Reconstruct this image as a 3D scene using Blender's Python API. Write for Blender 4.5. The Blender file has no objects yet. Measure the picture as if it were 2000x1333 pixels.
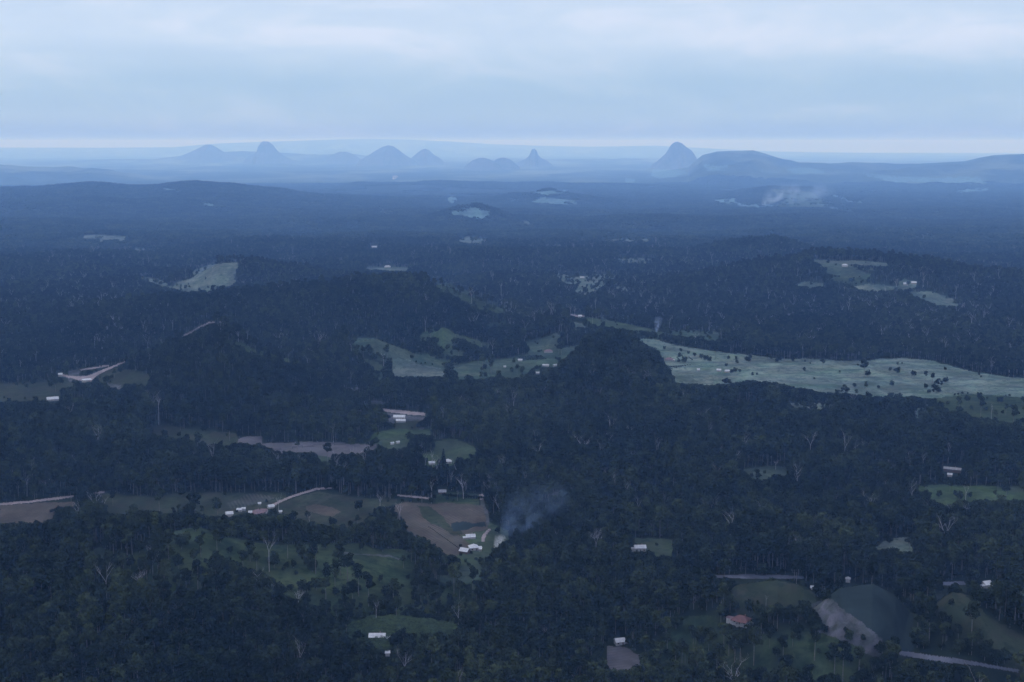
import bpy, math, random
import numpy as np
from math import radians

# ------------------------------------------------------------------ camera, sky, sun, exposure
W2, H2, FPX, PITCH, HC = 2000.0, 1333.0, 2570.0, 8.55, 420.0
sc = bpy.context.scene
COL = sc.collection
cam_d = bpy.data.cameras.new("camera"); cam = bpy.data.objects.new("camera", cam_d); COL.objects.link(cam)
cam.location = (0, 0, HC); cam.rotation_euler = (radians(90 - PITCH), 0, 0)
cam_d.sensor_width = 36.0; cam_d.lens = 36.0 * FPX / W2
cam_d.clip_start = 1.0; cam_d.clip_end = 250000.0
sc.camera = cam
sc.view_settings.view_transform = 'Standard'; sc.view_settings.look = 'None'
sc.view_settings.gamma = 1.0; sc.view_settings.exposure = 0.0
cy = sc.cycles
sc.render.engine = 'CYCLES'
cy.max_bounces = 3; cy.diffuse_bounces = 2; cy.glossy_bounces = 1; cy.transmission_bounces = 1
cy.volume_bounces = 0; cy.transparent_max_bounces = 4
cy.use_denoising = True; cy.use_adaptive_sampling = True; cy.adaptive_threshold = 0.02
cy.volume_step_rate = 1.0; cy.volume_max_steps = 96

SUN_EL, SUN_AZ = 42.0, -65.0           # azimuth from +Y towards +X
world = bpy.data.worlds.new("World"); sc.world = world; world.use_nodes = True
wn = world.node_tree; wn.nodes.clear()
def N(nt, t, **kw):
    n = nt.nodes.new(t)
    for k, v in kw.items():
        if k.startswith('i_'):
            n.inputs[k[2:].replace('_', ' ')].default_value = v
        else: setattr(n, k, v)
    return n
L = lambda nt, a, b: nt.links.new(a, b)
def mathn(nt, op, a, b=None, c=None, clamp=False):
    n = nt.nodes.new('ShaderNodeMath'); n.operation = op; n.use_clamp = clamp
    for i, v in enumerate((a, b, c)):
        if v is None: continue
        if isinstance(v, (int, float)): n.inputs[i].default_value = v
        else: nt.links.new(v, n.inputs[i])
    return n.outputs[0]
def mixc(nt, f, a, b, blend='MIX'):
    n = nt.nodes.new('ShaderNodeMix'); n.data_type = 'RGBA'; n.blend_type = blend
    for s, v in ((n.inputs[0], f), (n.inputs[6], a), (n.inputs[7], b)):
        if isinstance(v, (int, float)): s.default_value = v
        elif isinstance(v, tuple): s.default_value = (*v, 1) if len(v) == 3 else v
        else: nt.links.new(v, s)
    return n.outputs[2]
def ramp(nt, f, stops, interp='LINEAR'):
    n = nt.nodes.new('ShaderNodeValToRGB'); e = n.color_ramp.elements; n.color_ramp.interpolation = interp
    while len(e) < len(stops): e.new(0.5)
    for i, (p, c) in enumerate(stops):
        e[i].position = p; e[i].color = (*c, 1) if isinstance(c, tuple) else (c, c, c, 1)
    nt.links.new(f, n.inputs[0]); return n.outputs[0]
def noise(nt, vec, scale, detail=3, rough=0.55, dist=0.0):
    n = nt.nodes.new('ShaderNodeTexNoise'); n.inputs['Scale'].default_value = scale
    n.inputs['Detail'].default_value = detail; n.inputs['Roughness'].default_value = rough
    n.inputs['Distortion'].default_value = dist
    if vec is not None: nt.links.new(vec, n.inputs['Vector'])
    return n.outputs['Fac']
def vmul(nt, vec, s, off=(0, 0, 0)):
    n = nt.nodes.new('ShaderNodeMapping'); n.inputs['Scale'].default_value = s
    n.inputs['Location'].default_value = off
    nt.links.new(vec, n.inputs['Vector']); return n.outputs[0]

sky = N(wn, 'ShaderNodeTexSky'); sky.sky_type = 'NISHITA'; sky.sun_disc = False
sky.sun_elevation = radians(SUN_EL); sky.sun_rotation = radians(SUN_AZ); sky.altitude = HC
tc = N(wn, 'ShaderNodeTexCoord'); sep = N(wn, 'ShaderNodeSeparateXYZ'); L(wn, tc.outputs['Generated'], sep.inputs[0])
z = mathn(wn, 'MAXIMUM', sep.outputs[2], 0.0)
# the cloud deck: a level sheet seen in perspective, thinner towards the horizon
zz = mathn(wn, 'ADD', z, 0.035)
cx_ = mathn(wn, 'DIVIDE', sep.outputs[0], zz); cy_ = mathn(wn, 'DIVIDE', sep.outputs[1], zz)
cb = N(wn, 'ShaderNodeCombineXYZ'); L(wn, cx_, cb.inputs[0]); L(wn, cy_, cb.inputs[1])
n1 = noise(wn, vmul(wn, tc.outputs['Generated'], (8.5, 8.5, 30.0), (3.3, 1.7, 0.4)), 1.0, 6, 0.58, 0.5)
n2 = noise(wn, vmul(wn, cb.outputs[0], (0.30, 0.12, 1), (9.1, 4.4, 0)), 1.0, 3, 0.5, 0.4)
grad0 = ramp(wn, z, [(0.0, (0.095, 0.150, 0.28)), (0.018, (0.150, 0.214, 0.302)), (0.045, (0.155, 0.222, 0.308)), (0.075, (0.218, 0.27, 0.348)), (0.12, (0.225, 0.275, 0.352)), (0.24, (0.32, 0.375, 0.50)), (0.6, (0.49, 0.525, 0.72)), (1.0, (0.52, 0.56, 0.76))])
grad = mixc(wn, 1.0, grad0, (2.7, 2.7, 2.7), 'MULTIPLY')
cl = mathn(wn, 'ADD', mathn(wn, 'MULTIPLY', n1, 0.78), mathn(wn, 'MULTIPLY', n2, 0.22))
ctint = ramp(wn, cl, [(0.34, (0.93, 0.96, 0.98)), (0.45, (0.98, 0.99, 1.0)), (0.53, (1.03, 1.02, 1.01)), (0.64, (1.18, 1.09, 1.05))])
cloud = mixc(wn, 1.0, grad, ctint, 'MULTIPLY')
cloud10 = mixc(wn, 1.0, cloud, (10, 10, 10), 'MULTIPLY')
full = mixc(wn, 0.93, sky.outputs[0], cloud10)
bg = N(wn, 'ShaderNodeBackground'); bg.inputs['Strength'].default_value = 0.1
L(wn, full, bg.inputs['Color']); wo = N(wn, 'ShaderNodeOutputWorld'); L(wn, bg.outputs[0], wo.inputs['Surface'])
world.cycles.sampling_method = 'MANUAL'; world.cycles.sample_map_resolution = 512

sun_d = bpy.data.lights.new("sun", 'SUN'); sun_d.energy = 1.1; sun_d.angle = radians(10); sun_d.color = (1.0, 0.95, 0.88)
sun = bpy.data.objects.new("sun", sun_d); COL.objects.link(sun)
sun.location = (0, 0, 3000); sun.rotation_euler = (radians(90 - SUN_EL), 0, radians(180 - SUN_AZ))
HAZE_DENSITY = 5.0e-5
HAZE_COLOR = (0.245, 0.50, 1.0)

rng = np.random.default_rng(7)
rnd = random.Random(11)

# ------------------------------------------------------------------ helpers: tags, meshes
def tag(o, label=None, cat=None, group=None, kind=None):
    if label: o['label'] = label
    if cat: o['category'] = cat
    if group: o['group'] = group
    if kind: o['kind'] = kind
    return o
def empty(name, loc, rz=0.0):
    o = bpy.data.objects.new(name, None); COL.objects.link(o); o.location = loc; o.rotation_euler = (0, 0, rz)
    o.empty_display_size = 2; return o
def mesh_np(name, V, F, mats=(), mi=None, smooth=False):
    """V (n,3), F (m,k) with constant k, or a list of such arrays"""
    Fs = F if isinstance(F, list) else [F]
    me = bpy.data.meshes.new(name)
    me.vertices.add(len(V)); me.vertices.foreach_set('co', np.asarray(V, np.float32).ravel())
    nl = sum(f.size for f in Fs); npoly = sum(len(f) for f in Fs)
    me.loops.add(nl); me.polygons.add(npoly)
    me.loops.foreach_set('vertex_index', np.concatenate([f.ravel() for f in Fs]).astype(np.int32))
    tot = np.concatenate([np.full(len(f), f.shape[1]) for f in Fs]).astype(np.int32)
    st = np.concatenate([[0], np.cumsum(tot)[:-1]]).astype(np.int32)
    me.polygons.foreach_set('loop_start', st); me.polygons.foreach_set('loop_total', tot)
    if mi is not None: me.polygons.foreach_set('material_index', np.asarray(mi, np.int32))
    me.polygons.foreach_set('use_smooth', np.full(npoly, smooth))
    for m in mats: me.materials.append(m)
    me.update(calc_edges=True); return me
def link(name, me, parent=None, loc=(0, 0, 0), rz=0.0):
    o = bpy.data.objects.new(name, me); COL.objects.link(o); o.location = loc; o.rotation_euler = (0, 0, rz)
    if parent is not None: o.parent = parent
    return o
class MB:
    def __init__(s): s.v = []; s.f = []
    def poly(s, pts):
        b = len(s.v); s.v += [tuple(p) for p in pts]; s.f.append(tuple(range(b, b + len(pts))))
    def box(s, x0, x1, y0, y1, z0, z1):
        b = len(s.v)
        s.v += [(x0, y0, z0), (x1, y0, z0), (x1, y1, z0), (x0, y1, z0), (x0, y0, z1), (x1, y0, z1), (x1, y1, z1), (x0, y1, z1)]
        for q in ((0, 3, 2, 1), (4, 5, 6, 7), (0, 1, 5, 4), (1, 2, 6, 5), (2, 3, 7, 6), (3, 0, 4, 7)): s.f.append(tuple(b + i for i in q))
    def tube(s, pts, rads, n=6, cap=True):
        pts = [np.array(p, float) for p in pts]; b = len(s.v)
        for i, p in enumerate(pts):
            d = pts[min(i + 1, len(pts) - 1)] - pts[max(i - 1, 0)]; d /= (np.linalg.norm(d) + 1e-9)
            a = np.cross(d, (1, 0, 0) if abs(d[0]) < 0.8 else (0, 1, 0)); a /= np.linalg.norm(a); c = np.cross(d, a)
            for k in range(n):
                t = 2 * math.pi * k / n; q = p + rads[i] * (math.cos(t) * a + math.sin(t) * c); s.v.append(tuple(q))
        for i in range(len(pts) - 1):
            for k in range(n):
                k2 = (k + 1) % n; s.f.append((b + i * n + k, b + i * n + k2, b + (i + 1) * n + k2, b + (i + 1) * n + k))
        if cap: s.f.append(tuple(b + (len(pts) - 1) * n + k for k in range(n)))
    def mesh(s, name, mat, smooth=False):
        me = bpy.data.meshes.new(name); me.from_pydata(s.v, [], s.f); me.materials.append(mat)
        if smooth: me.polygons.foreach_set('use_smooth', [True] * len(me.polygons))
        me.update(); return me

# ------------------------------------------------------------------ materials
def new_mat(name):
    m = bpy.data.materials.new(name); m.use_nodes = True; nt = m.node_tree; nt.nodes.clear()
    out = N(nt, 'ShaderNodeOutputMaterial'); b = N(nt, 'ShaderNodeBsdfPrincipled'); b.inputs['Roughness'].default_value = 0.9
    b.inputs['Specular IOR Level'].default_value = 0.0
    L(nt, b.outputs[0], out.inputs['Surface']); return m, nt, b
def pos(nt): return N(nt, 'ShaderNodeNewGeometry').outputs['Position']
def ground_mat(name, c1, c2, c3, s1=0.05, s2=0.004, rows=None, spots=None):
    m, nt, b = new_mat(name); p = pos(nt)
    a = ramp(nt, noise(nt, p, s1, 6, 0.7, 0.6), [(0.38, c1), (0.62, c2)])
    a = mixc(nt, ramp(nt, noise(nt, p, s2 * 2.2, 5, 0.65, 1.2), [(0.42, 0.0), (0.58, 1.0)]), a, c3)
    pt = ramp(nt, noise(nt, vmul(nt, p, (1, .6, 1)), 0.022, 5, 0.68, 0.8), [(0.34, 0.62), (0.48, 0.95), (0.64, 1.36)])
    a = mixc(nt, 1.0, a, pt, 'MULTIPLY')
    if name in ('open_grazing_grass', 'pasture_grass', 'dry_grass', 'scrubby_grass'):
        bd = ramp(nt, noise(nt, vmul(nt, p, (.25, 1.0, 1)), 0.03, 5, 0.62, 1.5), [(0.36, (0.60, 0.66, 0.74)), (0.5, (0.98, 0.98, 0.98)), (0.62, (1.30, 1.22, 1.10))])
        a = mixc(nt, 0.85, a, bd, 'MULTIPLY')
    if spots:
        f = ramp(nt, noise(nt, p, 0.13, 4, 0.65), [(0.52, 0.0), (0.62, 1.0)])
        a = mixc(nt, mathn(nt, 'MULTIPLY', f, 0.7), a, spots)
    if rows:
        ang, period, cc = rows
        mp = N(nt, 'ShaderNodeMapping'); mp.inputs['Rotation'].default_value = (0, 0, radians(ang)); L(nt, p, mp.inputs['Vector'])
        sx = N(nt, 'ShaderNodeSeparateXYZ'); L(nt, mp.outputs[0], sx.inputs[0])
        wob = mathn(nt, 'MULTIPLY', noise(nt, p, 0.02, 2), 6.0)
        sn = mathn(nt, 'SINE', mathn(nt, 'MULTIPLY', mathn(nt, 'ADD', sx.outputs[0], wob), 2 * math.pi / period))
        fade = ramp(nt, noise(nt, p, 0.03, 2), [(0.35, 0.2), (0.6, 0.9)])
        a = mixc(nt, mathn(nt, 'MULTIPLY', mathn(nt, 'MULTIPLY_ADD', sn, 0.5, 0.5), fade), a, cc)
    L(nt, a, b.inputs['Base Color']); return m
G = 1.0
M = {}
M['pasture'] = ground_mat('pasture_grass', (0.0197, 0.0347, 0.0239), (0.0314, 0.0496, 0.0328), (0.0353, 0.0478, 0.0369), spots=(0.0118, 0.0215, 0.0152))
M['green'] = ground_mat('green_grass', (0.0235, 0.0399, 0.0182), (0.0377, 0.0565, 0.0273), (0.0314, 0.0415, 0.0273), spots=(0.0126, 0.0233, 0.0137))
M['dry'] = ground_mat('dry_grass', (0.0520, 0.0659, 0.0576), (0.0782, 0.0957, 0.0861), (0.0488, 0.0701, 0.0576), spots=(0.0230, 0.0361, 0.0258))
M['wide'] = ground_mat('open_grazing_grass', (0.0499, 0.0810, 0.0618), (0.0858, 0.1187, 0.1032), (0.0724, 0.0927, 0.0825), 0.02, 0.006, spots=(0.0225, 0.0407, 0.0331))
M['scrub'] = ground_mat('scrubby_grass', (0.0138, 0.0238, 0.0116), (0.0274, 0.0408, 0.0218), (0.0232, 0.0322, 0.0169), 0.07, 0.01, spots=(0.0082, 0.0152, 0.0075))
M['olive'] = ground_mat('olive_grass', (0.0163, 0.0228, 0.0134), (0.0237, 0.0302, 0.0195), (0.0226, 0.0241, 0.0169), 0.04, 0.012, spots=(0.0111, 0.0176, 0.0100))
M['plough'] = ground_mat('ploughed_soil', (0.0438, 0.0369, 0.0301), (0.0630, 0.0551, 0.0467), (0.0455, 0.0436, 0.0354), 0.08, 0.012, rows=(35, 3.4, (0.0297, 0.0266, 0.0217)))
M['fallow'] = ground_mat('fallow_soil', (0.0582, 0.0554, 0.0635), (0.0784, 0.0773, 0.0867), (0.0582, 0.0605, 0.0635), 0.06, 0.012, rows=(80, 4.2, (0.0436, 0.0421, 0.0465)))
M['rows'] = ground_mat('planted_rows', (0.0378, 0.0386, 0.0381), (0.0523, 0.0505, 0.0507), (0.0320, 0.0369, 0.0317), 0.08, 0.02, rows=(-20, 3.6, (0.0131, 0.0202, 0.0127)))
M['crop'] = ground_mat('dark_crop', (0.0115, 0.0175, 0.0185), (0.0155, 0.023, 0.0235), (0.0135, 0.020, 0.0205), 0.03, 0.01)
M['banana'] = ground_mat('banana_ground', (0.0087, 0.0149, 0.0105), (0.0131, 0.0208, 0.0145), (0.0073, 0.0119, 0.0092), 0.1, 0.03)
M['road'] = ground_mat('dirt_road', (0.1153, 0.1023, 0.1041), (0.1690, 0.1536, 0.1609), (0.1382, 0.1220, 0.1230), 0.25, 0.03)
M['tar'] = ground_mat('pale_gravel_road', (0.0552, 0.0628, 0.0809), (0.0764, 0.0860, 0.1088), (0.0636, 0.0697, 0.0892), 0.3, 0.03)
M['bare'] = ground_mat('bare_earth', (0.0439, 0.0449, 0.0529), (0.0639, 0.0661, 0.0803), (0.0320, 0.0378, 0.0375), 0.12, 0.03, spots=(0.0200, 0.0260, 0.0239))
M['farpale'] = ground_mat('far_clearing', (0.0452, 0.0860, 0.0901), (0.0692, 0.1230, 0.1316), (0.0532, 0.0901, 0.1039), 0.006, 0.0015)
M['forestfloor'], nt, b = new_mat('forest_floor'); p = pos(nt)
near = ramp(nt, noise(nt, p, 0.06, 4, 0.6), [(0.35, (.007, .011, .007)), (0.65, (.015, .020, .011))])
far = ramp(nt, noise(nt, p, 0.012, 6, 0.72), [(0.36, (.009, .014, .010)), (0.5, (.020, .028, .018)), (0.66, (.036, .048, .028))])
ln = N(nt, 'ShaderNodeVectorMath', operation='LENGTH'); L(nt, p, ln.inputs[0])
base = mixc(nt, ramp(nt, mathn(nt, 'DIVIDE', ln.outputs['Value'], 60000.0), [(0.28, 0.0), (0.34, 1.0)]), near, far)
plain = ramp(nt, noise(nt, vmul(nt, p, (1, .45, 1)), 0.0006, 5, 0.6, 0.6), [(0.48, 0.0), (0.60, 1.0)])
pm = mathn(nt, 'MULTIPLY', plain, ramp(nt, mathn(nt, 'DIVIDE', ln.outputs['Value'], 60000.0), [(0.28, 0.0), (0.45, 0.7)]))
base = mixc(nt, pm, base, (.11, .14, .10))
L(nt, base, b.inputs['Base Color'])

def foliage_mat(name, cA, cB, cC):
    m, nt, b = new_mat(name)
    oi = N(nt, 'ShaderNodeObjectInfo')
    col = ramp(nt, oi.outputs['Random'], [(0.0, cA), (0.4, cB), (0.72, cC), (0.88, (cC[0] * 1.08, cC[1] * 1.08, cC[2] * .95)), (1.0, cB)])
    p = pos(nt)
    w = ramp(nt, noise(nt, p, 0.006, 3, 0.6), [(0.34, (0.55, 0.64, 0.72)), (0.50, (0.95, 0.97, 0.98)), (0.66, (1.50, 1.46, 1.25))])
    col = mixc(nt, 1.0, col, w, 'MULTIPLY')
    lf = ramp(nt, noise(nt, p, 0.35, 2, 0.6), [(0.35, 0.72), (0.65, 1.3)])
    col = mixc(nt, 1.0, col, lf, 'MULTIPLY')
    L(nt, col, b.inputs['Base Color']); b.inputs['Roughness'].default_value = 0.75
    return m
M['leaf'] = foliage_mat('gum_foliage', (.009, .0135, .009), (.015, .021, .012), (.026, .034, .018))
M['leaf_dark'] = foliage_mat('dark_foliage', (.008, .012, .008), (.010, .015, .009), (.013, .019, .011))
M['leaf_banana'] = foliage_mat('banana_leaves', (.018, .027, .015), (.024, .035, .018), (.03, .043, .021))
def simple(name, c, c2=None, rough=0.85, scale=0.8, metal=0.0):
    m, nt, b = new_mat(name); oc = N(nt, 'ShaderNodeTexCoord').outputs['Object']
    c2 = c2 or tuple(x * 0.75 for x in c)
    L(nt, ramp(nt, noise(nt, oc, scale, 4, 0.6), [(0.35, c2), (0.65, c)]), b.inputs['Base Color'])
    b.inputs['Roughness'].default_value = rough; b.inputs['Metallic'].default_value = metal; return m
M['bark'] = simple('gum_bark', (.13, .128, .125), (.07, .068, .066))
M['deadwood'] = simple('bleached_dead_wood', (.27, .27, .28), (.16, .16, .17), 0.8, 0.5)
M['wall_white'] = simple('white_weatherboard', (.30, .305, .30), (.22, .225, .22))
M['wall_cream'] = simple('cream_weatherboard', (.24, .23, .19), (.17, .16, .13))
M['wall_dark'] = simple('dark_boards', (.10, .085, .075))
M['roof_iron'] = simple('pale_iron_roof', (.36, .38, .39), (.25, .265, .275), 0.55, 0.4)
M['roof_grey'] = simple('grey_iron_roof', (.20, .21, .22), (.12, .125, .13), 0.6, 0.4)
M['roof_red'] = simple('faded_red_iron_roof', (.10, .055, .055), (.07, .045, .045), 0.6, 0.4)
M['roof_rust'] = simple('rusty_pink_iron_roof', (.14, .10, .105), (.10, .075, .08), 0.6, 0.4)
M['glass'] = simple('dark_window_glass', (.03, .035, .04), (.02, .022, .025), 0.15)
M['rock'] = ground_mat('mountain_forest_and_rock', (.018, .027, .02), (.04, .048, .038), (.06, .06, .055), 0.006, 0.002)

# ------------------------------------------------------------------ projection
cp, sp = math.cos(radians(PITCH)), math.sin(radians(PITCH))
def ray(px, py):
    u = (np.asarray(px, float) - 1000) / FPX; v = (np.asarray(py, float) - 666.5) / FPX
    return u, cp - v * sp, -sp - v * cp           # x right, y forward, z up
def azel(px, py):
    x, y, zz = ray(px, py); return np.arctan2(x, y), zz / np.hypot(x, y)
def project(X, Y, Z):
    dz = Z - HC; f = Y * cp - dz * sp; up = Y * sp + dz * cp
    f = np.where(f > 1, f, 1.0); return 1000 + FPX * X / f, 666.5 - FPX * up / f

# ------------------------------------------------------------------ terrain heights
def h2(ix, iy, s):
    n = (ix.astype(np.int64) * 374761393 + iy.astype(np.int64) * 668265263 + s * 974711) & 0x7fffffff
    n = ((n ^ (n >> 13)) * 1274126177) & 0x7fffffff
    return ((n ^ (n >> 16)) & 0xffff) / 65535.0 * 2 - 1
def vnoise(x, y, s=0):
    ix = np.floor(x); iy = np.floor(y); fx = x - ix; fy = y - iy
    fx = fx * fx * fx * (fx * (fx * 6 - 15) + 10); fy = fy * fy * fy * (fy * (fy * 6 - 15) + 10)
    a = h2(ix, iy, s); b_ = h2(ix + 1, iy, s); c = h2(ix, iy + 1, s); d = h2(ix + 1, iy + 1, s)
    return (a * (1 - fx) + b_ * fx) * (1 - fy) + (c * (1 - fx) + d * fx) * fy
def fbm(x, y, wl, octs=4, s=0, gain=0.5):
    t = 0; a = 1.0
    for k in range(octs):
        t = t + a * vnoise(x / wl + 17.3 * k, y / wl - 9.1 * k, s + k); a *= gain; wl *= 0.5
    return t
def S(t): t = np.clip(t, 0, 1); return t * t * (3 - 2 * t)
# ridges: crest outline as seen (pixel x, pixel y of the ground), distance, front width, back width, sharpness
RIDGES = [
 ([(-200,1135),(90,1098),(200,1062),(300,1046),(390,1034),(500,1060),(600,1066),(700,1066),(800,1088),(900,1125),(1000,1170)], 1080, 260, 95),
 ([(1380,1180),(1440,1146),(1520,1134),(1570,1146),(1620,1185)], 950, 90, 50),
 ([(1590,1190),(1640,1151),(1705,1142),(1750,1166),(1800,1220),(1830,1270)], 905, 110, 45),
 ([(1800,1200),(1860,1157),(1900,1166),(2000,1230),(2100,1260)], 900, 110, 45),
 ([(580,1265),(673,1232),(738,1213),(821,1218),(889,1229),(1000,1265)], 930, 110, 55),
 ([(1020,775),(1100,712),(1150,688),(1190,680),(1240,692),(1300,735),(1370,800)], 1950, 380, 120),
 ([(150,770),(300,712),(370,662),(430,636),(500,686),(600,716),(720,768),(820,810)], 2000, 420, 220),
 ([(690,672),(732,662),(800,688),(880,712)], 2120, 110, 90),
 ([(800,690),(865,640),(960,676),(1010,700)], 2330, 170, 100),
 ([(40,650),(200,615),(330,594),(420,586),(560,578),(700,564),(800,556),(864,558),(940,590),(1010,618),(1110,655)], 2700, 430, 260),
 ([(300,560),(380,540),(430,513),(470,512),(560,530),(640,545)], 3500, 260, 200),
 ([(1150,622),(1300,650),(1450,668),(1560,680)], 2450, 200, 200),
 ([(1540,520),(1600,506),(1700,509),(1800,520),(1900,540)], 3500, 500, 250),
 ([(1340,500),(1400,482),(1450,474),(1520,474),(1580,494),(1650,510)], 4700, 600, 400),
 ([(800,436),(900,405),(940,402),(1000,425)], 8500, 700, 400),
 ([(-300,380),(-100,372),(90,366),(180,362),(260,368),(380,358),(440,362),(520,372),(620,381),(700,386),(850,392),(1100,400),(1400,410),(1700,408),(1900,412),(2300,412)], 12800, 4600, 1500),
 ([(1030,384),(1072,372),(1120,380)], 12800, 700, 600),
 ([(600,378),(700,361),(850,358),(1000,362),(1200,361),(1400,368),(1500,376)], 18500, 2500, 1500),
 ([(-400,318),(90,326),(180,326),(230,335),(300,346),(420,356),(500,364)], 26000, 4000, 2000),
 ([(1400,382),(1506,370),(1583,372),(1660,392),(1730,402)], 15500, 1800, 1200),
 ([(1130,356),(1200,351),(1280,341),(1345,330),(1358,318),(1372,307),(1400,300),(1470,299),(1510,308),(1560,321),(1620,323),(1660,320),(1750,323),(1850,320),(1900,314),(1940,307),(2000,300),(2300,292)], 26500, 8500, 4000),
 ([(300,313),(360,303),(470,297),(560,300),(640,302),(700,303),(800,310),(900,316),(1000,311),(1080,311),(1280,311),(1350,318)], 47000, 6000, 5000),
 ([(-400,288),(200,289),(340,288),(420,281),(500,278),(620,274),(700,272),(800,273),(880,277),(960,282),(1050,285),(1150,287),(1280,285),(1380,290),(1500,296),(1600,298),(1800,300),(1900,303),(2300,306)], 80000, 14000, 8000),
]
def base_h(r):
    return np.interp(r, [0, 800, 1500, 2300, 3200, 4500, 7000, 12000, 20000, 30000, 90000], [45, 52, 55, 55, 42, 12, -45, -140, -205, -222, -225])
def heights(X, Y):
    r = np.hypot(X, Y); az = np.arctan2(X, Y)
    b0 = base_h(r)
    amp = np.interp(r, [0, 1200, 2500, 5000, 9000, 14000, 90000], [5, 6, 14, 24, 26, 8, 3])
    h = b0 + amp * fbm(X, Y, 900, 3, 3) + amp * 0.18 * fbm(X, Y, 170, 3, 9) + np.interp(r, [0, 3000, 6000], [1.3, 1.3, 0]) * fbm(X, Y, 75, 2, 51)
    wob = fbm(X, Y, 600, 3, 21)
    for pts, d, wf, wb in RIDGES:
        pa = np.array(pts, float); a, e = azel(pa[:, 0], pa[:, 1])
        zc = HC + d * np.tan(np.arctan(e))
        crest = np.interp(az, a, zc, left=-50, right=-50)
        # soften beyond the ends
        da = np.maximum(a[0] - az, az - a[-1]); end = 1 - S(np.clip(da, 0, None) * d / (wf * 0.9))
        crest = np.where(da > 0, b0 + (np.interp(az, a, zc) - b0) * end, crest)
        t = (r - d) / np.where(r < d, wf, wb)
        t = t + (0.10 * wob * np.clip(np.abs(t) * 2, 0, 1))
        fall = 0.5 + 0.5 * np.cos(np.pi * np.clip(t, -1, 1))
        hr = b0 + (crest - b0) * fall + 0.035 * (crest - b0) * wob * np.clip(np.abs(t), 0, 1)
        k = 0.10 * d ** 0.5 + 2
        use = (crest > b0 - 20) & (np.abs(t) < 1)
        sm = np.maximum(h, hr) + np.maximum(k - np.abs(h - hr), 0) ** 2 / (4 * k) * (1 - S((fall - .8) / .2))
        h = np.where(use, sm, h)
    far = np.interp(r, [7500, 12500, 40000, 60000], [0, 26, 55, 0])
    h = h + far * fbm(X, Y, 1400, 4, 71, .6) * S((h - b0) / 60)
    return h

A0 = radians(33.0)
az_d = np.linspace(-A0, A0, 1900)
az_o = np.arange(A0 + radians(2.5), 2 * math.pi - A0 - radians(1), radians(3.0))
AZ = np.concatenate([az_d, az_o])
rs = [4.0]
while rs[-1] < 650: rs.append(rs[-1] * 1.25)
rs[-1] = 690.0
while rs[-1] < 95000:
    r_ = rs[-1]; rs.append(r_ + min(r_ * r_ * 0.8e-6, r_ * 0.0065) if r_ > 760 else r_ + 6)
R = np.array(rs); NR, NA, ND = len(R), len(AZ), len(az_d)
print('terrain grid', NR, NA)
RR, AA = np.meshgrid(R, AZ, indexing='ij')
TX, TY = RR * np.sin(AA), RR * np.cos(AA)
TZ = heights(TX, TY)
FAR_PLANE = None
E = (TZ - HC) / RR                                    # tangent of elevation
EC = np.maximum.accumulate(E, axis=0)                 # horizon so far along each bearing

def hgt(x, y):
    r = np.hypot(x, y); a = np.arctan2(x, y)
    i = np.clip(np.searchsorted(R, r) - 1, 0, NR - 2); fi = (r - R[i]) / (R[i + 1] - R[i])
    j = np.clip(((a + A0) / (2 * A0) * (ND - 1)), 0, ND - 1.001); ji = j.astype(int) if hasattr(j, 'astype') else int(j); fj = j - ji
    return ((TZ[i, ji] * (1 - fj) + TZ[i, ji + 1] * fj) * (1 - fi) + (TZ[i + 1, ji] * (1 - fj) + TZ[i + 1, ji + 1] * fj) * fi)
def at(px, py):
    """where the line of sight through a photo point meets the ground"""
    a, e = azel(px, py); j = float(np.clip((a + A0) / (2 * A0) * (ND - 1), 0, ND - 1.001)); ji = int(j)
    col = EC[:, ji]; i = int(np.searchsorted(col, e)); i = min(max(i, 1), NR - 1)
    e0, e1 = col[i - 1], col[i]; f = 0 if e1 <= e0 else (e - e0) / (e1 - e0)
    r = R[i - 1] + (R[i] - R[i - 1]) * min(max(f, 0), 1)
    x, y = r * math.sin(a), r * math.cos(a); return float(x), float(y), float(hgt(np.array([x]), np.array([y]))[0])

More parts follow.
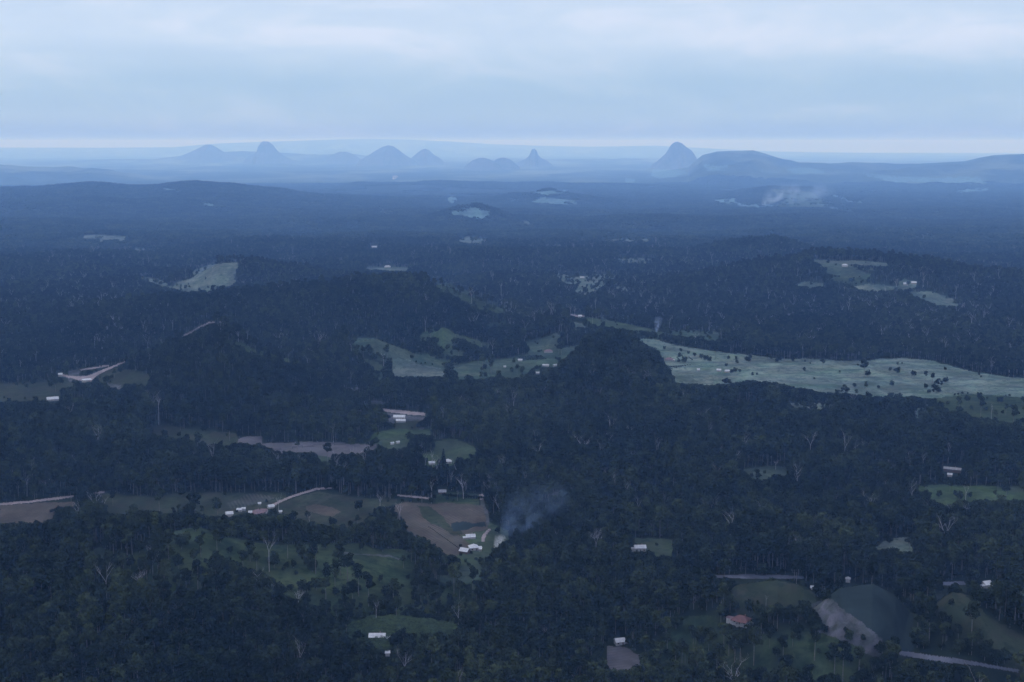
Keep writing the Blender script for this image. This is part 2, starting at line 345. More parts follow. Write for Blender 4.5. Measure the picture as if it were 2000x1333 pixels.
# ------------------------------------------------------------------ clearings, crops and roads: outlines of what the photo shows
# name, material, label, tree share left inside, outline
FL = [
 ('paddock','pasture','',.03,'687,665 707,659 732,662 760,672 800,686 845,695 880,701 882,707 850,710 812,704 775,700 757,694 732,684 715,672 690,672'),
 ('paddock','dry','',0,'767,702 790,702 825,714 862,720 870,727 867,736 825,735 800,736 770,736 765,725'),
 ('paddock','green','',.1,'707,701 735,706 746,717 740,722 728,715'),
 ('paddock','green','',.1,'733,730 747,737 745,742 735,740'),
 ('paddock','green','',.10,'822,655 842,642 865,640 882,650 920,662 955,672 952,680 925,672 895,659 876,661 882,675 905,688 904,695 876,695 865,680 857,658 845,658 832,668 820,668'),
 ('paddock','pasture','',.04,'882,716 925,707 1000,699 1060,687 1117,677 1140,672 1115,688 1105,700 1060,708 1040,718 1015,740 975,735 925,740 890,742 898,730'),
 ('paddock','pasture','',.04,'1025,669 1055,662 1087,651 1097,657 1085,670 1072,680 1042,685'),
 ('dirt_road','road','',0,'747,799 790,803 832,808 832,813 800,811 752,805'),
 ('paddock','bare','',0,'755,806 800,812 832,815 823,822 790,821 763,812'),
 ('paddock','olive','',.06,'770,822 823,824 812,831 780,838 772,830'),
 ('paddock','green','',.02,'732,847 757,840 800,839 842,841 840,848 810,848 797,862 785,875 757,877 735,865 722,861'),
 ('paddock','green','',.01,'850,865 875,857 900,862 925,872 928,882 915,897 875,899 855,893 812,892 825,886 850,882'),
 ('ploughed_field','fallow','',.02,'514,866 607,863 700,868 732,870 730,878 700,885 638,888 607,884 545,881 526,874'),
 ('ploughed_field','fallow','',0,'467,856 508,852 511,865 486,868 464,863'),
 ('paddock','olive','',.03,'278,836 316,831 359,838 421,843 461,847 466,862 436,870 390,863 353,857 316,851'),
 ('paddock','green','',.1,'619,891 647,893 644,902 619,900'),
 ('dirt_road','road','',0,'114,731 150,736 170,735 198,724 225,714 247,705 248,707 215,722 188,735 178,746 162,746 142,740 116,735'),
 ('dirt_road','road','',0,'157,722 213,714 213,717 157,725'),
 ('clearing','bare','',0,'134,726 157,724 154,732 139,732'),
 ('paddock','olive','',.03,'190,737 228,719 266,727 291,733 285,749 235,749 192,746'),
 ('clearing','bare','',0,'204,749 235,752 235,761 216,756'),
 ('paddock','olive','',.02,'-40,752 85,747 120,745 142,749 117,761 114,776 86,782 -40,786'),
 ('paddock','scrub','',.1,'142,779 188,776 188,781 142,784'),
 ('ridge_track','road','',0,'353,659 365,652 378,645 393,637 409,630 452,627 452,629 409,633 393,640 378,648 366,655'),
 ('clearing','scrub','',.12,'449,663 477,672 492,682 529,688 576,697 596,708 570,710 539,699 498,690 474,677'),
 ('paddock','dry','',.02,'374,531 412,517 464,513 464,522 452,538 461,550 446,559 409,556 390,569 359,570 337,562 343,553 381,542'),
 ('paddock','dry','',.05,'263,542 297,544 328,552 337,562 316,559 291,550'),
 ('paddock','dry','',0,'399,564 424,565 402,572'),
 ('clearing','dry','',.12,'160,459 195,460 247,462 247,468 204,469 165,464'),
 ('clearing','dry','',.1,'258,485 303,486 303,490 258,489'),
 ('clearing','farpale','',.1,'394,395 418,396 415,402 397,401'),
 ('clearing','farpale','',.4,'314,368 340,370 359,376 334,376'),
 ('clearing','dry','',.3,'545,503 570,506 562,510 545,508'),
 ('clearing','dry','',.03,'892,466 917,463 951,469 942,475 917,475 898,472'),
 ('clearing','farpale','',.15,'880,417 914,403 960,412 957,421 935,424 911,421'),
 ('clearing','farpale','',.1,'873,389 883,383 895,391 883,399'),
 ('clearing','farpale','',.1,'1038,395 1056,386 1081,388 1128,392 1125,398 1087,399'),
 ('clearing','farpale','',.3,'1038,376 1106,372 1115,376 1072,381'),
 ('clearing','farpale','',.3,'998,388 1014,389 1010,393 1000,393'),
 ('clearing','dry','',.1,'1016,431 1035,433 1034,437 1018,437'),
 ('clearing','dry','',.1,'740,408 771,414 762,418 745,413'),
 ('paddock','dry','',.12,'1208,504 1283,507 1270,515 1211,514'),
 ('clearing','dry','',.15,'1160,471 1202,467 1270,467 1267,471 1202,472'),
 ('clearing','dry','',.15,'1066,478 1106,479 1106,481 1066,481'),
 ('paddock','dry','',.10,'1084,533 1103,537 1146,540 1156,535 1208,538 1208,545 1177,547 1180,556 1159,569 1140,577 1125,570 1131,559 1097,550'),
 ('clearing','dry','',.05,'1193,559 1221,561 1227,570 1210,568'),
 ('paddock','dry','',0,'706,522 740,523 796,523 793,529 759,529 722,526'),
 ('hill_paddock','scrub','',.05,'833,552 864,550 898,562 942,584 985,599 998,609 973,612 936,603 905,584 874,570'),
 ('clearing','scrub','',.1,'951,635 985,627 1000,630 960,640'),
 ('paddock','green','',.03,'1146,622 1184,624 1247,639 1302,650 1260,646 1205,640 1155,632'),
 ('dirt_road','road','',0,'1114,613 1130,617 1142,617 1142,620 1128,620 1114,616'),
 ('clearing','dry','',.1,'1120,628 1136,633 1145,641 1136,640 1121,633'),
 ('paddock','dry','',.02,'1583,507 1618,510 1686,510 1732,515 1729,520 1692,518 1658,516 1649,520 1608,516'),
 ('paddock','pasture','',.04,'1608,520 1661,523 1676,529 1701,537 1695,542 1661,541 1618,534'),
 ('paddock','dry','',.05,'1559,556 1574,550 1608,555 1608,560 1565,560'),
 ('paddock','dry','',.03,'1670,561 1692,555 1748,559 1766,543 1791,552 1788,562 1751,565 1704,568 1686,566'),
 ('clearing','scrub','',.2,'1618,545 1676,543 1720,552 1690,556 1640,553'),
 ('paddock','dry','',.02,'1779,571 1816,569 1866,586 1872,597 1853,599 1816,590'),
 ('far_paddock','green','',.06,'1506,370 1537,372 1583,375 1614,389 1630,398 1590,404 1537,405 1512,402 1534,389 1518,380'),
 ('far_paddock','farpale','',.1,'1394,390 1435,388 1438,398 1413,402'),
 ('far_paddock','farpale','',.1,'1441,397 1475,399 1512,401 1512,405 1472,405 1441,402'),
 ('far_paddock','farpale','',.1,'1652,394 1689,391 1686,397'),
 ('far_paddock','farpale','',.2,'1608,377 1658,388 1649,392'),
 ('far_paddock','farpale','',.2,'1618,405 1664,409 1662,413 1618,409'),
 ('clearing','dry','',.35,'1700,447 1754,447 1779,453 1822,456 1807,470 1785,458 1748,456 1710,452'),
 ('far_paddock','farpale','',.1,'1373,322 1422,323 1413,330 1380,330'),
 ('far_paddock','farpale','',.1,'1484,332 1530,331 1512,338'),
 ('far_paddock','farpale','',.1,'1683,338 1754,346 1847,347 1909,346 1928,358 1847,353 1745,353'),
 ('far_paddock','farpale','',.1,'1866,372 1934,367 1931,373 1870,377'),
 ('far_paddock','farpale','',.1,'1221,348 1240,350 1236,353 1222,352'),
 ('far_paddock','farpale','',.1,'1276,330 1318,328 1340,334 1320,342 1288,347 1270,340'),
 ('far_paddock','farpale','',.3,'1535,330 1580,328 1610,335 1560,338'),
 ('grassland','wide','',.003,'1245,661 1276,663 1335,678 1394,686 1461,694 1520,701 1587,701 1646,705 1680,705 1755,699 1814,703 1856,715 1898,726 1934,732 2040,745 2040,778 1934,766 1890,764 1814,778 1789,775 1709,775 1625,767 1562,758 1520,747 1461,743 1436,747 1394,753 1369,751 1322,748 1306,720 1293,694 1281,682'),
 ('ploughed_field','dry','',0,'1308,724 1330,723 1394,732 1394,751 1369,751 1322,745'),
 ('paddock','pasture','',.05,'1293,650 1335,645 1394,648 1411,659 1390,665 1360,660 1331,657'),
 ('clearing','scrub','',.3,'1419,786 1478,786 1495,795 1457,795'),
 ('clearing','dry','',.12,'1537,787 1600,788 1633,792 1604,801 1553,796'),
 ('clearing','dry','',.12,'1789,799 1822,799 1797,812 1789,824'),
 ('paddock','scrub','',.05,'1816,779 1900,770 2040,780 2040,836 1898,812 1856,799'),
 ('dirt_road','road','',0,'-40,987 60,979 113,972 144,969 144,972 113,977 60,983 -40,993'),
 ('dirt_road','road','',0,'176,961 205,961 205,965 176,965'),
 ('ploughed_field','plough','',.01,'-40,992 86,983 144,980 141,988 111,990 102,997 86,996 -40,1006'),
 ('ploughed_field','plough','',.01,'-40,1008 86,1003 108,1003 102,1013 86,1016 -40,1028'),
 ('paddock','olive','',.02,'205,965 302,972 330,967 358,962 427,963 496,962 560,963 546,977 524,986 518,995 497,1001 477,1003 450,1005 441,1010 413,1008 385,1000 330,1002 274,998 235,1005 208,1002 202,980'),
 ('planted_field','rows','',0,'441,983 491,964 524,967 535,974 496,985 469,994 444,994'),
 ('dirt_road','road','',0,'522,991 545,979 573,968 600,960 616,954 647,953 647,956 618,958 601,964 574,972 547,983 528,994'),
 ('paddock','olive','',.02,'538,996 550,984 580,972 620,960 654,967 708,973 730,975 775,975 767,987 730,992 719,1000 708,1011 686,1022 654,1027 622,1022 600,1019 570,1012'),
 ('ploughed_field','plough','',0,'596,990 616,986 643,990 668,1000 651,1011 627,1007 597,999'),
 ('ploughed_field','plough','',0,'773,988 789,981 830,983 870,984 946,988 951,1011 953,1033 924,1044 897,1044 913,1060 908,1076 884,1083 865,1076 843,1057 816,1044 794,1027 785,1008'),
 ('crop_strip','olive','',0,'816,988 843,991 866,1009 884,1031 905,1043 890,1047 860,1030 838,1024 822,1005'),
 ('crop_strip','crop','',0,'881,1024 905,1019 926,1023 950,1020 950,1031 925,1029 910,1034 889,1038'),
 ('paddock','green','',.04,'900,1047 953,1033 959,1019 978,1033 992,1041 989,1054 965,1065 951,1087 911,1098 890,1086 909,1078 914,1061'),
 ('farm_track','road','',0,'956,1033 960,1036 950,1046 946,1060 940,1060 943,1045'),
 ('farm_track','bare','',0,'937,971 941,971 947,982 954,1000 959,1022 956,1022 950,1001 943,983'),
 ('sand_patch','road','',0,'935,968 943,966 947,975 938,979'),
 ('farm_track','road','',0,'776,967 811,970 838,973 838,976 811,974 776,970'),
 ('paddock','scrub','',.02,'849,963 897,962 935,967 932,976 892,974 851,971'),
 ('hill_paddock','scrub','',.14,'355,1037 372,1030 394,1030 403,1036 441,1049 497,1059 524,1065 594,1063 648,1062 694,1061 735,1073 789,1073 808,1084 808,1108 800,1138 751,1140 708,1130 650,1138 590,1150 545,1135 510,1120 470,1098 420,1082 380,1064 355,1050'),
 ('clearing','pasture','',.06,'316,1042 355,1036 358,1042 320,1048'),
 ('clearing','pasture','',.06,'180,1076 195,1070 208,1072 205,1084 185,1086'),
 ('farm_track','bare','',0,'670,1080 721,1083 762,1086 781,1094 781,1096 762,1089 721,1086 670,1083'),
 ('hill_paddock','pasture','',.05,'859,1127 897,1114 940,1108 938,1133 897,1130 870,1135'),
 ('banana_patch','banana','',0,'673,1229 709,1216 738,1211 782,1212 821,1217 860,1221 889,1227 876,1237 834,1234 795,1226 777,1231 746,1236 704,1234'),
 ('paddock','green','',.02,'1236,1051 1260,1052 1314,1055 1310,1066 1310,1087 1278,1080 1264,1072 1250,1079 1236,1078'),
 ('clearing','pasture','',.03,'1449,917 1499,911 1538,913 1534,925 1500,934 1470,935 1462,925'),
 ('paddock','green','',.03,'1797,950 1820,948 1930,950 2040,951 2040,976 1883,976 1851,985 1824,981 1820,966 1802,959'),
 ('clearing','dry','',.05,'1736,1053 1759,1049 1784,1049 1777,1078 1748,1072 1703,1071'),
 ('gravel_road','tar','',0,'1387,1125 1457,1123 1520,1124 1570,1127 1570,1132 1500,1132 1387,1131'),
 ('paddock','olive','',.02,'1425,1145 1478,1136 1522,1135 1555,1144 1584,1157 1592,1168 1560,1175 1520,1185 1480,1172 1440,1165'),
 ('bare_slope','bare','',.02,'1586,1181 1621,1170 1643,1190 1687,1221 1724,1249 1711,1252 1694,1238 1654,1225 1623,1212 1599,1199'),
 ('crop_field','crop','',0,'1623,1157 1654,1147 1705,1142 1731,1153 1753,1172 1782,1203 1784,1230 1773,1249 1742,1234 1711,1232 1687,1216 1654,1194 1632,1175'),
 ('paddock','olive','',.05,'1830,1164 1852,1158 1883,1161 1929,1203 2040,1270 2040,1310 1931,1245 1911,1223 1874,1208 1843,1194'),
 ('gravel_road','tar','',0,'1742,1270 1773,1274 1800,1279 1860,1287 1920,1297 1990,1310 1990,1316 1918,1303 1850,1296 1775,1284 1742,1278'),
 ('gravel_road','tar','',0,'1840,1138 1883,1137 1887,1144 1843,1145'),
 ('ploughed_field','fallow','',0,'1188,1262 1213,1263 1234,1270 1251,1283 1252,1302 1186,1302'),
 ('clearing','scrub','',.1,'1329,1207 1370,1203 1400,1204 1400,1216 1345,1216'),
 ('clearing','bare','',.1,'1067,968 1080,965 1098,957 1098,962 1080,969'),
 ('clearing','bare','',.1,'665,757 700,758 700,762 690,762'),
 ('clearing','bare','',.1,'700,782 745,785 745,790 720,790'),
('scrub_slope','scrub','',.5,'560,1160 620,1152 700,1148 790,1150 860,1142 930,1140 945,1160 900,1185 820,1195 740,1190 660,1185 590,1178'),
 ('scrub_slope','scrub','',.5,'1310,1225 1410,1232 1500,1240 1560,1222 1620,1244 1680,1268 1700,1300 1640,1312 1500,1300 1380,1305 1300,1290 1290,1255'),
 ('scrub_slope','scrub','',.5,'230,1090 300,1066 350,1062 400,1090 440,1120 400,1150 320,1140 250,1120'),
]
RW, RH, RX0 = 2100, 1340, 50
lab = np.zeros((RH, RW), np.int16)
jx = fbm(*np.meshgrid(np.arange(RW) * 1.0, np.arange(RH) * 1.0), 14.0, 3, 77)
YY, XX = np.mgrid[0:RH, 0:RW]
def fill(pts, val, rough=1.6):
    P = np.array(pts, float); x0, x1 = int(P[:, 0].min()) - 4 + RX0, int(P[:, 0].max()) + 5 + RX0
    y0, y1 = int(P[:, 1].min()) - 4, int(P[:, 1].max()) + 5
    x0, y0, x1, y1 = max(x0, 0), max(y0, 0), min(x1, RW), min(y1, RH)
    if x1 <= x0 or y1 <= y0: return
    j = jx[y0:y1, x0:x1]; X = XX[y0:y1, x0:x1] - RX0 + 0.5 + j * rough; Y = YY[y0:y1, x0:x1] + 0.5 + j[:, ::-1] * rough * 0.35
    ins = np.zeros(X.shape, bool); n = len(P)
    for i in range(n):
        xa, ya = P[i]; xb, yb = P[(i + 1) % n]
        if ya == yb: continue
        c = ((ya > Y) != (yb > Y)) & (X < (xb - xa) * (Y - ya) / (yb - ya) + xa); ins ^= c
    lab[y0:y1, x0:x1][ins] = val
roadish = {'road', 'tar'}
for k, (nm, mt, lb, dens, o) in enumerate(FL):
    pts = [tuple(map(float, q.split(','))) for q in o.split()]
    ys = np.mean([q[1] for q in pts]); rough = 0.8 if mt in roadish else np.interp(ys, [340, 600, 1100], [1.2, 2.6, 4.0])
    fill(pts, k + 1, rough)
# the cleared ground runs on under the crowns of the trees in front of it
ground_lab = lab.copy()
noext = np.array([0] + [1 if (f[1] in roadish) else 0 for f in FL], bool)
cur = lab.copy(); cur[noext[cur]] = 0
gapmax = np.interp(np.arange(RH), [300, 400, 600, 1000, 1333], [2, 4, 12, 26, 42])
cnt = np.zeros(RW); last = np.zeros(RW, np.int16)
for y in range(RH):
    has = ground_lab[y] > 0
    ext = (~has) & (last > 0) & (cnt < gapmax[y]); ground_lab[y][ext] = last[ext]
    last = np.where(cur[y] > 0, cur[y], last); cnt = np.where(cur[y] > 0, 0, cnt + 1)
def sample_lab(L_, px, py):
    xi = np.clip((px + RX0).astype(int), 0, RW - 1); yi = np.clip(py.astype(int), 0, RH - 1)
    ok = (px > -RX0) & (px < RW - RX0 - 1) & (py >= 0) & (py < RH)
    return np.where(ok, L_[yi, xi], 0)

# ------------------------------------------------------------------ build the ground sheet
idx = np.arange(NR * NA).reshape(NR, NA)
i0 = idx[:-1, :]; nxt = np.roll(idx, -1, axis=1)
F = np.stack([i0.ravel(), idx[1:, :].ravel(), nxt[1:, :].ravel(), nxt[:-1, :].ravel()], 1)
F = F[:, ::-1]
V = np.stack([TX.ravel(), TY.ravel(), TZ.ravel()], 1)
cap = np.array([[0, 0, float(TZ[0].mean())]]); Vt = np.concatenate([V, cap])
Fc = np.stack([np.full(NA, NR * NA), idx[0], nxt[0]], 1)[:, ::-1]
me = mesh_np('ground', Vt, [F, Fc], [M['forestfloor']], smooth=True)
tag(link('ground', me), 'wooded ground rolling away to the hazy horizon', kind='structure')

# faces of each clearing, lifted just clear of the ground
ic, jc = np.meshgrid(np.arange(NR - 1), np.arange(ND - 1), indexing='ij')
cX = (TX[:-1, :ND - 1] + TX[1:, 1:ND]) / 2; cY = (TY[:-1, :ND - 1] + TY[1:, 1:ND]) / 2; cZ = (TZ[:-1, :ND - 1] + TZ[1:, 1:ND]) / 2
cpx, cpy = project(cX, cY, cZ)
vis = ((cZ - HC) / np.hypot(cX, cY)) >= EC[:-1, :ND - 1] - 0.0008
gl = np.where(vis, sample_lab(ground_lab, cpx, cpy), 0)
def cat_of(n): return n.replace('_', ' ')
for k, (nm, mt, lb, dens, o) in enumerate(FL):
    ii, jj = np.nonzero(gl == k + 1)
    if len(ii) == 0: print('EMPTY field', k, nm, o[:20]); continue
    a = ii * NA + jj; q = np.stack([a, a + 1, a + NA + 1, a + NA], 1)
    u, inv = np.unique(q.ravel(), return_inverse=True)
    vv = V[u].copy(); vv[:, 2] += 0.25 + 0.05 * (k % 3) + (0.2 if mt in roadish else 0)
    me = mesh_np(nm, vv, inv.reshape(-1, 4), [M[mt]], smooth=True)
    tag(link(nm, me), None, kind='structure')

# ------------------------------------------------------------------ plants to copy
def quads(C, Nn, size, r):
    """leaf sprays: little quads of the given size facing roughly Nn"""
    n = len(C); t = r.normal(size=(n, 3)); Nn = Nn + r.normal(size=(n, 3)) * 0.55
    Nn /= np.linalg.norm(Nn, axis=1)[:, None]; t -= (t * Nn).sum(1)[:, None] * Nn; t /= np.linalg.norm(t, axis=1)[:, None]
    b_ = np.cross(Nn, t); s = (size * (0.7 + 0.6 * r.random(n)))[:, None] * 0.5; e = s * (0.55 + 0.5 * r.random(n))[:, None]
    V = np.stack([C - t * s - b_ * e * .6, C + t * s * .7 - b_ * e, C + t * s + b_ * e * .6, C - t * s * .6 + b_ * e], 1)
    return V.reshape(-1, 3), np.arange(n * 4).reshape(n, 4)
def crown_geo(seed, Ht, Rc, nleaf, size, form='gum'):
    r = np.random.default_rng(seed); cl = []
    if form == 'gum':
        nb = r.integers(7, 12)
        for k in range(nb):
            a = r.random() * 6.28; q = math.sqrt(r.random()) * 0.68 * Rc
            zt = Ht * (0.62 + 0.30 * r.random()) - q * 0.25
            cl.append((math.cos(a) * q, math.sin(a) * q, zt, Rc * r.uniform(.30, .50), Rc * r.uniform(.24, .40)))
        cl.append((0, 0, Ht * .86, Rc * .45, Rc * .4)); cl.append((r.normal() * .6, r.normal() * .6, Ht * .62, Rc * .5, Rc * .5))
    elif form == 'round':
        for k in range(12):
            a = r.random() * 6.28; q = math.sqrt(r.random()) * 0.6 * Rc; zt = Ht * (0.35 + 0.42 * r.random())
            cl.append((math.cos(a) * q, math.sin(a) * q, zt, Rc * r.uniform(.36, .5), Rc * r.uniform(.36, .5)))
    else:                                   # pine: stacked narrowing tiers
        for k in range(11):
            f = k / 10; cl.append((r.normal() * .3, r.normal() * .3, Ht * (0.16 + 0.8 * f), Rc * (1 - f * 0.78) * .9, Ht * .07))
    w = np.array([c[3] ** 2 for c in cl]); w /= w.sum(); ci = r.choice(len(cl), nleaf, p=w); A = np.array(cl)[ci]
    d = r.normal(size=(nleaf, 3)); d[:, 2] += 0.35; d /= np.linalg.norm(d, axis=1)[:, None]
    rad = (0.72 + 0.36 * r.random(nleaf))[:, None]
    C = A[:, :3] + d * rad * np.stack([A[:, 3], A[:, 3], A[:, 4]], 1)
    return quads(C, d, np.full(nleaf, size), r)
def trunk_geo(seed, Ht, rad, limbs=3, lean=.5):
    r = random.Random(seed); m = MB(); lx, ly = r.uniform(-lean, lean), r.uniform(-lean, lean)
    m.tube([(0, 0, -1.5), (lx * .3, ly * .3, Ht * .35), (lx, ly, Ht * .78)], [rad, rad * .75, rad * .3], 5)
    for k in range(limbs):
        a = r.uniform(0, 6.28); h = Ht * r.uniform(.42, .6); q = Ht * r.uniform(.1, .17)
        m.tube([(lx * .5, ly * .5, h), (lx * .6 + math.cos(a) * q * .6, ly * .6 + math.sin(a) * q * .6, h + Ht * .12),
                (lx * .7 + math.cos(a) * q, ly * .7 + math.sin(a) * q, h + Ht * .26)], [rad * .5, rad * .35, rad * .15], 4)
    return m
def me_from(name, v, f, mat): return mesh_np(name, v, f, [mat])
def joined(name, parts):
    """parts: (verts, faces array, material); one mesh"""
    Vs, Fs, mi, off = [], [], [], 0; mats = []
    for v, f, mt in parts:
        if mt not in mats: mats.append(mt)
        Vs.append(v); Fs.append(f + off); off += len(v); mi += [mats.index(mt)] * len(f)
    return mesh_np(name, np.concatenate(Vs), Fs, mats, mi)
def mb_arr(m):
    fq = np.array([f for f in m.f if len(f) == 4]); return np.array(m.v), fq
def dead_geo(seed, Ht, rad, style=0):
    """bare standing tree: trunk, forks, antler-like limbs and twigs"""
    r = random.Random(seed); m = MB()
    def limb(p, d, ln, rr, depth):
        pts = [p]; rads = [rr]; q = np.array(p, float); dd = np.array(d, float)
        nseg = 3 if depth else 4
        for k in range(nseg):
            dd = dd + np.array([r.uniform(-.22, .22), r.uniform(-.22, .22), r.uniform(.0, .16)]); dd /= np.linalg.norm(dd)
            q = q + dd * ln / nseg; pts.append(tuple(q)); rads.append(rr * (1 - .72 * (k + 1) / nseg))
        m.tube(pts, rads, 5 if depth < 2 else 4)
        if depth < 3 and ln > 1.6:
            for k in range(3 if depth < 2 else 2):
                i = r.randint(1, len(pts) - 1); a = r.uniform(0, 6.28)
                nd = dd * .55 + np.array([math.cos(a), math.sin(a), .35]) * .8; nd /= np.linalg.norm(nd)
                limb(pts[i], nd, ln * r.uniform(.42, .66), rads[i] * .75 + .03, depth + 1)
    lean = np.array([r.uniform(-.05, .05), r.uniform(-.05, .05), 1.0]); top = lean * Ht * (.62 if style else .45)
    m.tube([(0, 0, -1.5), tuple(top * .5 + np.array([r.uniform(-.3, .3), 0, 0])), tuple(top)], [rad, rad * .8, rad * .62], 6)
    nl = {0: 4, 1: 2, 2: 7}[style]
    for k in range(nl):
        a = 6.28 * k / nl + r.uniform(-.5, .5); tilt = {0: .55, 1: .35, 2: .8}[style]
        limb(tuple(top * r.uniform(.9, 1.0)), (math.cos(a) * tilt, math.sin(a) * tilt, 1.0), Ht * r.uniform(.32, .5), rad * .55, 1)
    return m

def gum_meshes(seed, nleaf, size, leafmat='leaf', form='gum'):
    r = random.Random(seed); Ht = r.uniform(22, 29); Rc = r.uniform(4.6, 6.4)
    if form == 'round': Ht = r.uniform(9, 12); Rc = r.uniform(4.2, 5.6)
    if form == 'pine': Ht = 24; Rc = 4.6
    v, f = crown_geo(seed, Ht, Rc, nleaf, size, form)
    tm = trunk_geo(seed, Ht, 0.34 if form != 'round' else .25, 3 if form == 'gum' else 1)
    return v, f, tm

hidden = bpy.data.collections.new('forest_sources')
hidden_far = bpy.data.collections.new('far_forest_sources')
def proto(name, me, coll):
    o = bpy.data.objects.new(name, me); coll.objects.link(o); return o
NPROTO = 0
for k in range(9):
    form = 'gum' if k < 7 else 'round'
    v, f, tm = gum_meshes(100 + k, 300, 1.75 if form == 'gum' else 1.5, 'leaf' if k != 5 else 'leaf_dark', form)
    tv, tf = mb_arr(tm)
    proto('p%02d' % k, joined('gum_tree_%d' % k, [(v, f, M['leaf'] if k % 4 != 3 else M['leaf_dark']), (tv, tf, M['bark'])]), hidden)
for k in range(3):                                  # pale bare ones scattered through the forest
    tv, tf = mb_arr(dead_geo(500 + k, 31, .36, (1, 0, 1)[k])); proto('q%02d' % k, joined('bare_tree_%d' % k, [(tv, tf, M['deadwood'])]), hidden)
NG = 12
# distant canopy patches: many small crowns each
def ico():
    t = (1 + 5 ** .5) / 2
    v = np.array([(-1, t, 0), (1, t, 0), (-1, -t, 0), (1, -t, 0), (0, -1, t), (0, 1, t), (0, -1, -t), (0, 1, -t), (t, 0, -1), (t, 0, 1), (-t, 0, -1), (-t, 0, 1)], float)
    f = np.array([(0,11,5),(0,5,1),(0,1,7),(0,7,10),(0,10,11),(1,5,9),(5,11,4),(11,10,2),(10,7,6),(7,1,8),(3,9,4),(3,4,2),(3,2,6),(3,6,8),(3,8,9),(4,9,5),(2,4,11),(6,2,10),(8,6,7),(9,8,1)])
    return v / np.linalg.norm(v[0]), f
iv, if_ = ico()
for k in range(5):
    r = np.random.default_rng(900 + k); parts = []; n = 16
    for q in range(n):
        a = r.random() * 6.28; d = math.sqrt(r.random()) * 21; hgt_ = r.uniform(14, 25); rc = r.uniform(3.6, 6.2)
        v = iv * (1 + r.normal(size=(12, 1)) * .2) * np.array([rc, rc, rc * .8]) + np.array([math.cos(a) * d, math.sin(a) * d, hgt_ - rc])
        parts.append((v, if_, M['leaf'] if r.random() < .75 else M['leaf_dark']))
        C = v[r.integers(0, 12, 14)] + r.normal(size=(14, 3)) * .7; qv, qf = quads(C, C - C.mean(0) + 1e-3, np.full(14, 2.3), r)
        parts.append((qv, qf, M['leaf']))
    proto('f%02d' % k, joined('canopy_patch_%d' % k, parts), hidden_far)

# ------------------------------------------------------------------ things that stand on cleared ground
clear = np.zeros((RH, RW), bool)
def keep_clear(px, py, w, h):
    x0, x1 = int(px - w / 2) + RX0, int(px + w / 2) + RX0 + 1; y0, y1 = int(py - h), int(py + 2)
    clear[max(y0, 0):max(y1, 0), max(x0, 0):max(x1, 0)] = True
def ppm(px, py):
    x, y, z_ = at(px, py); return FPX / math.hypot(x, math.hypot(y, z_ - HC)), (x, y, z_)

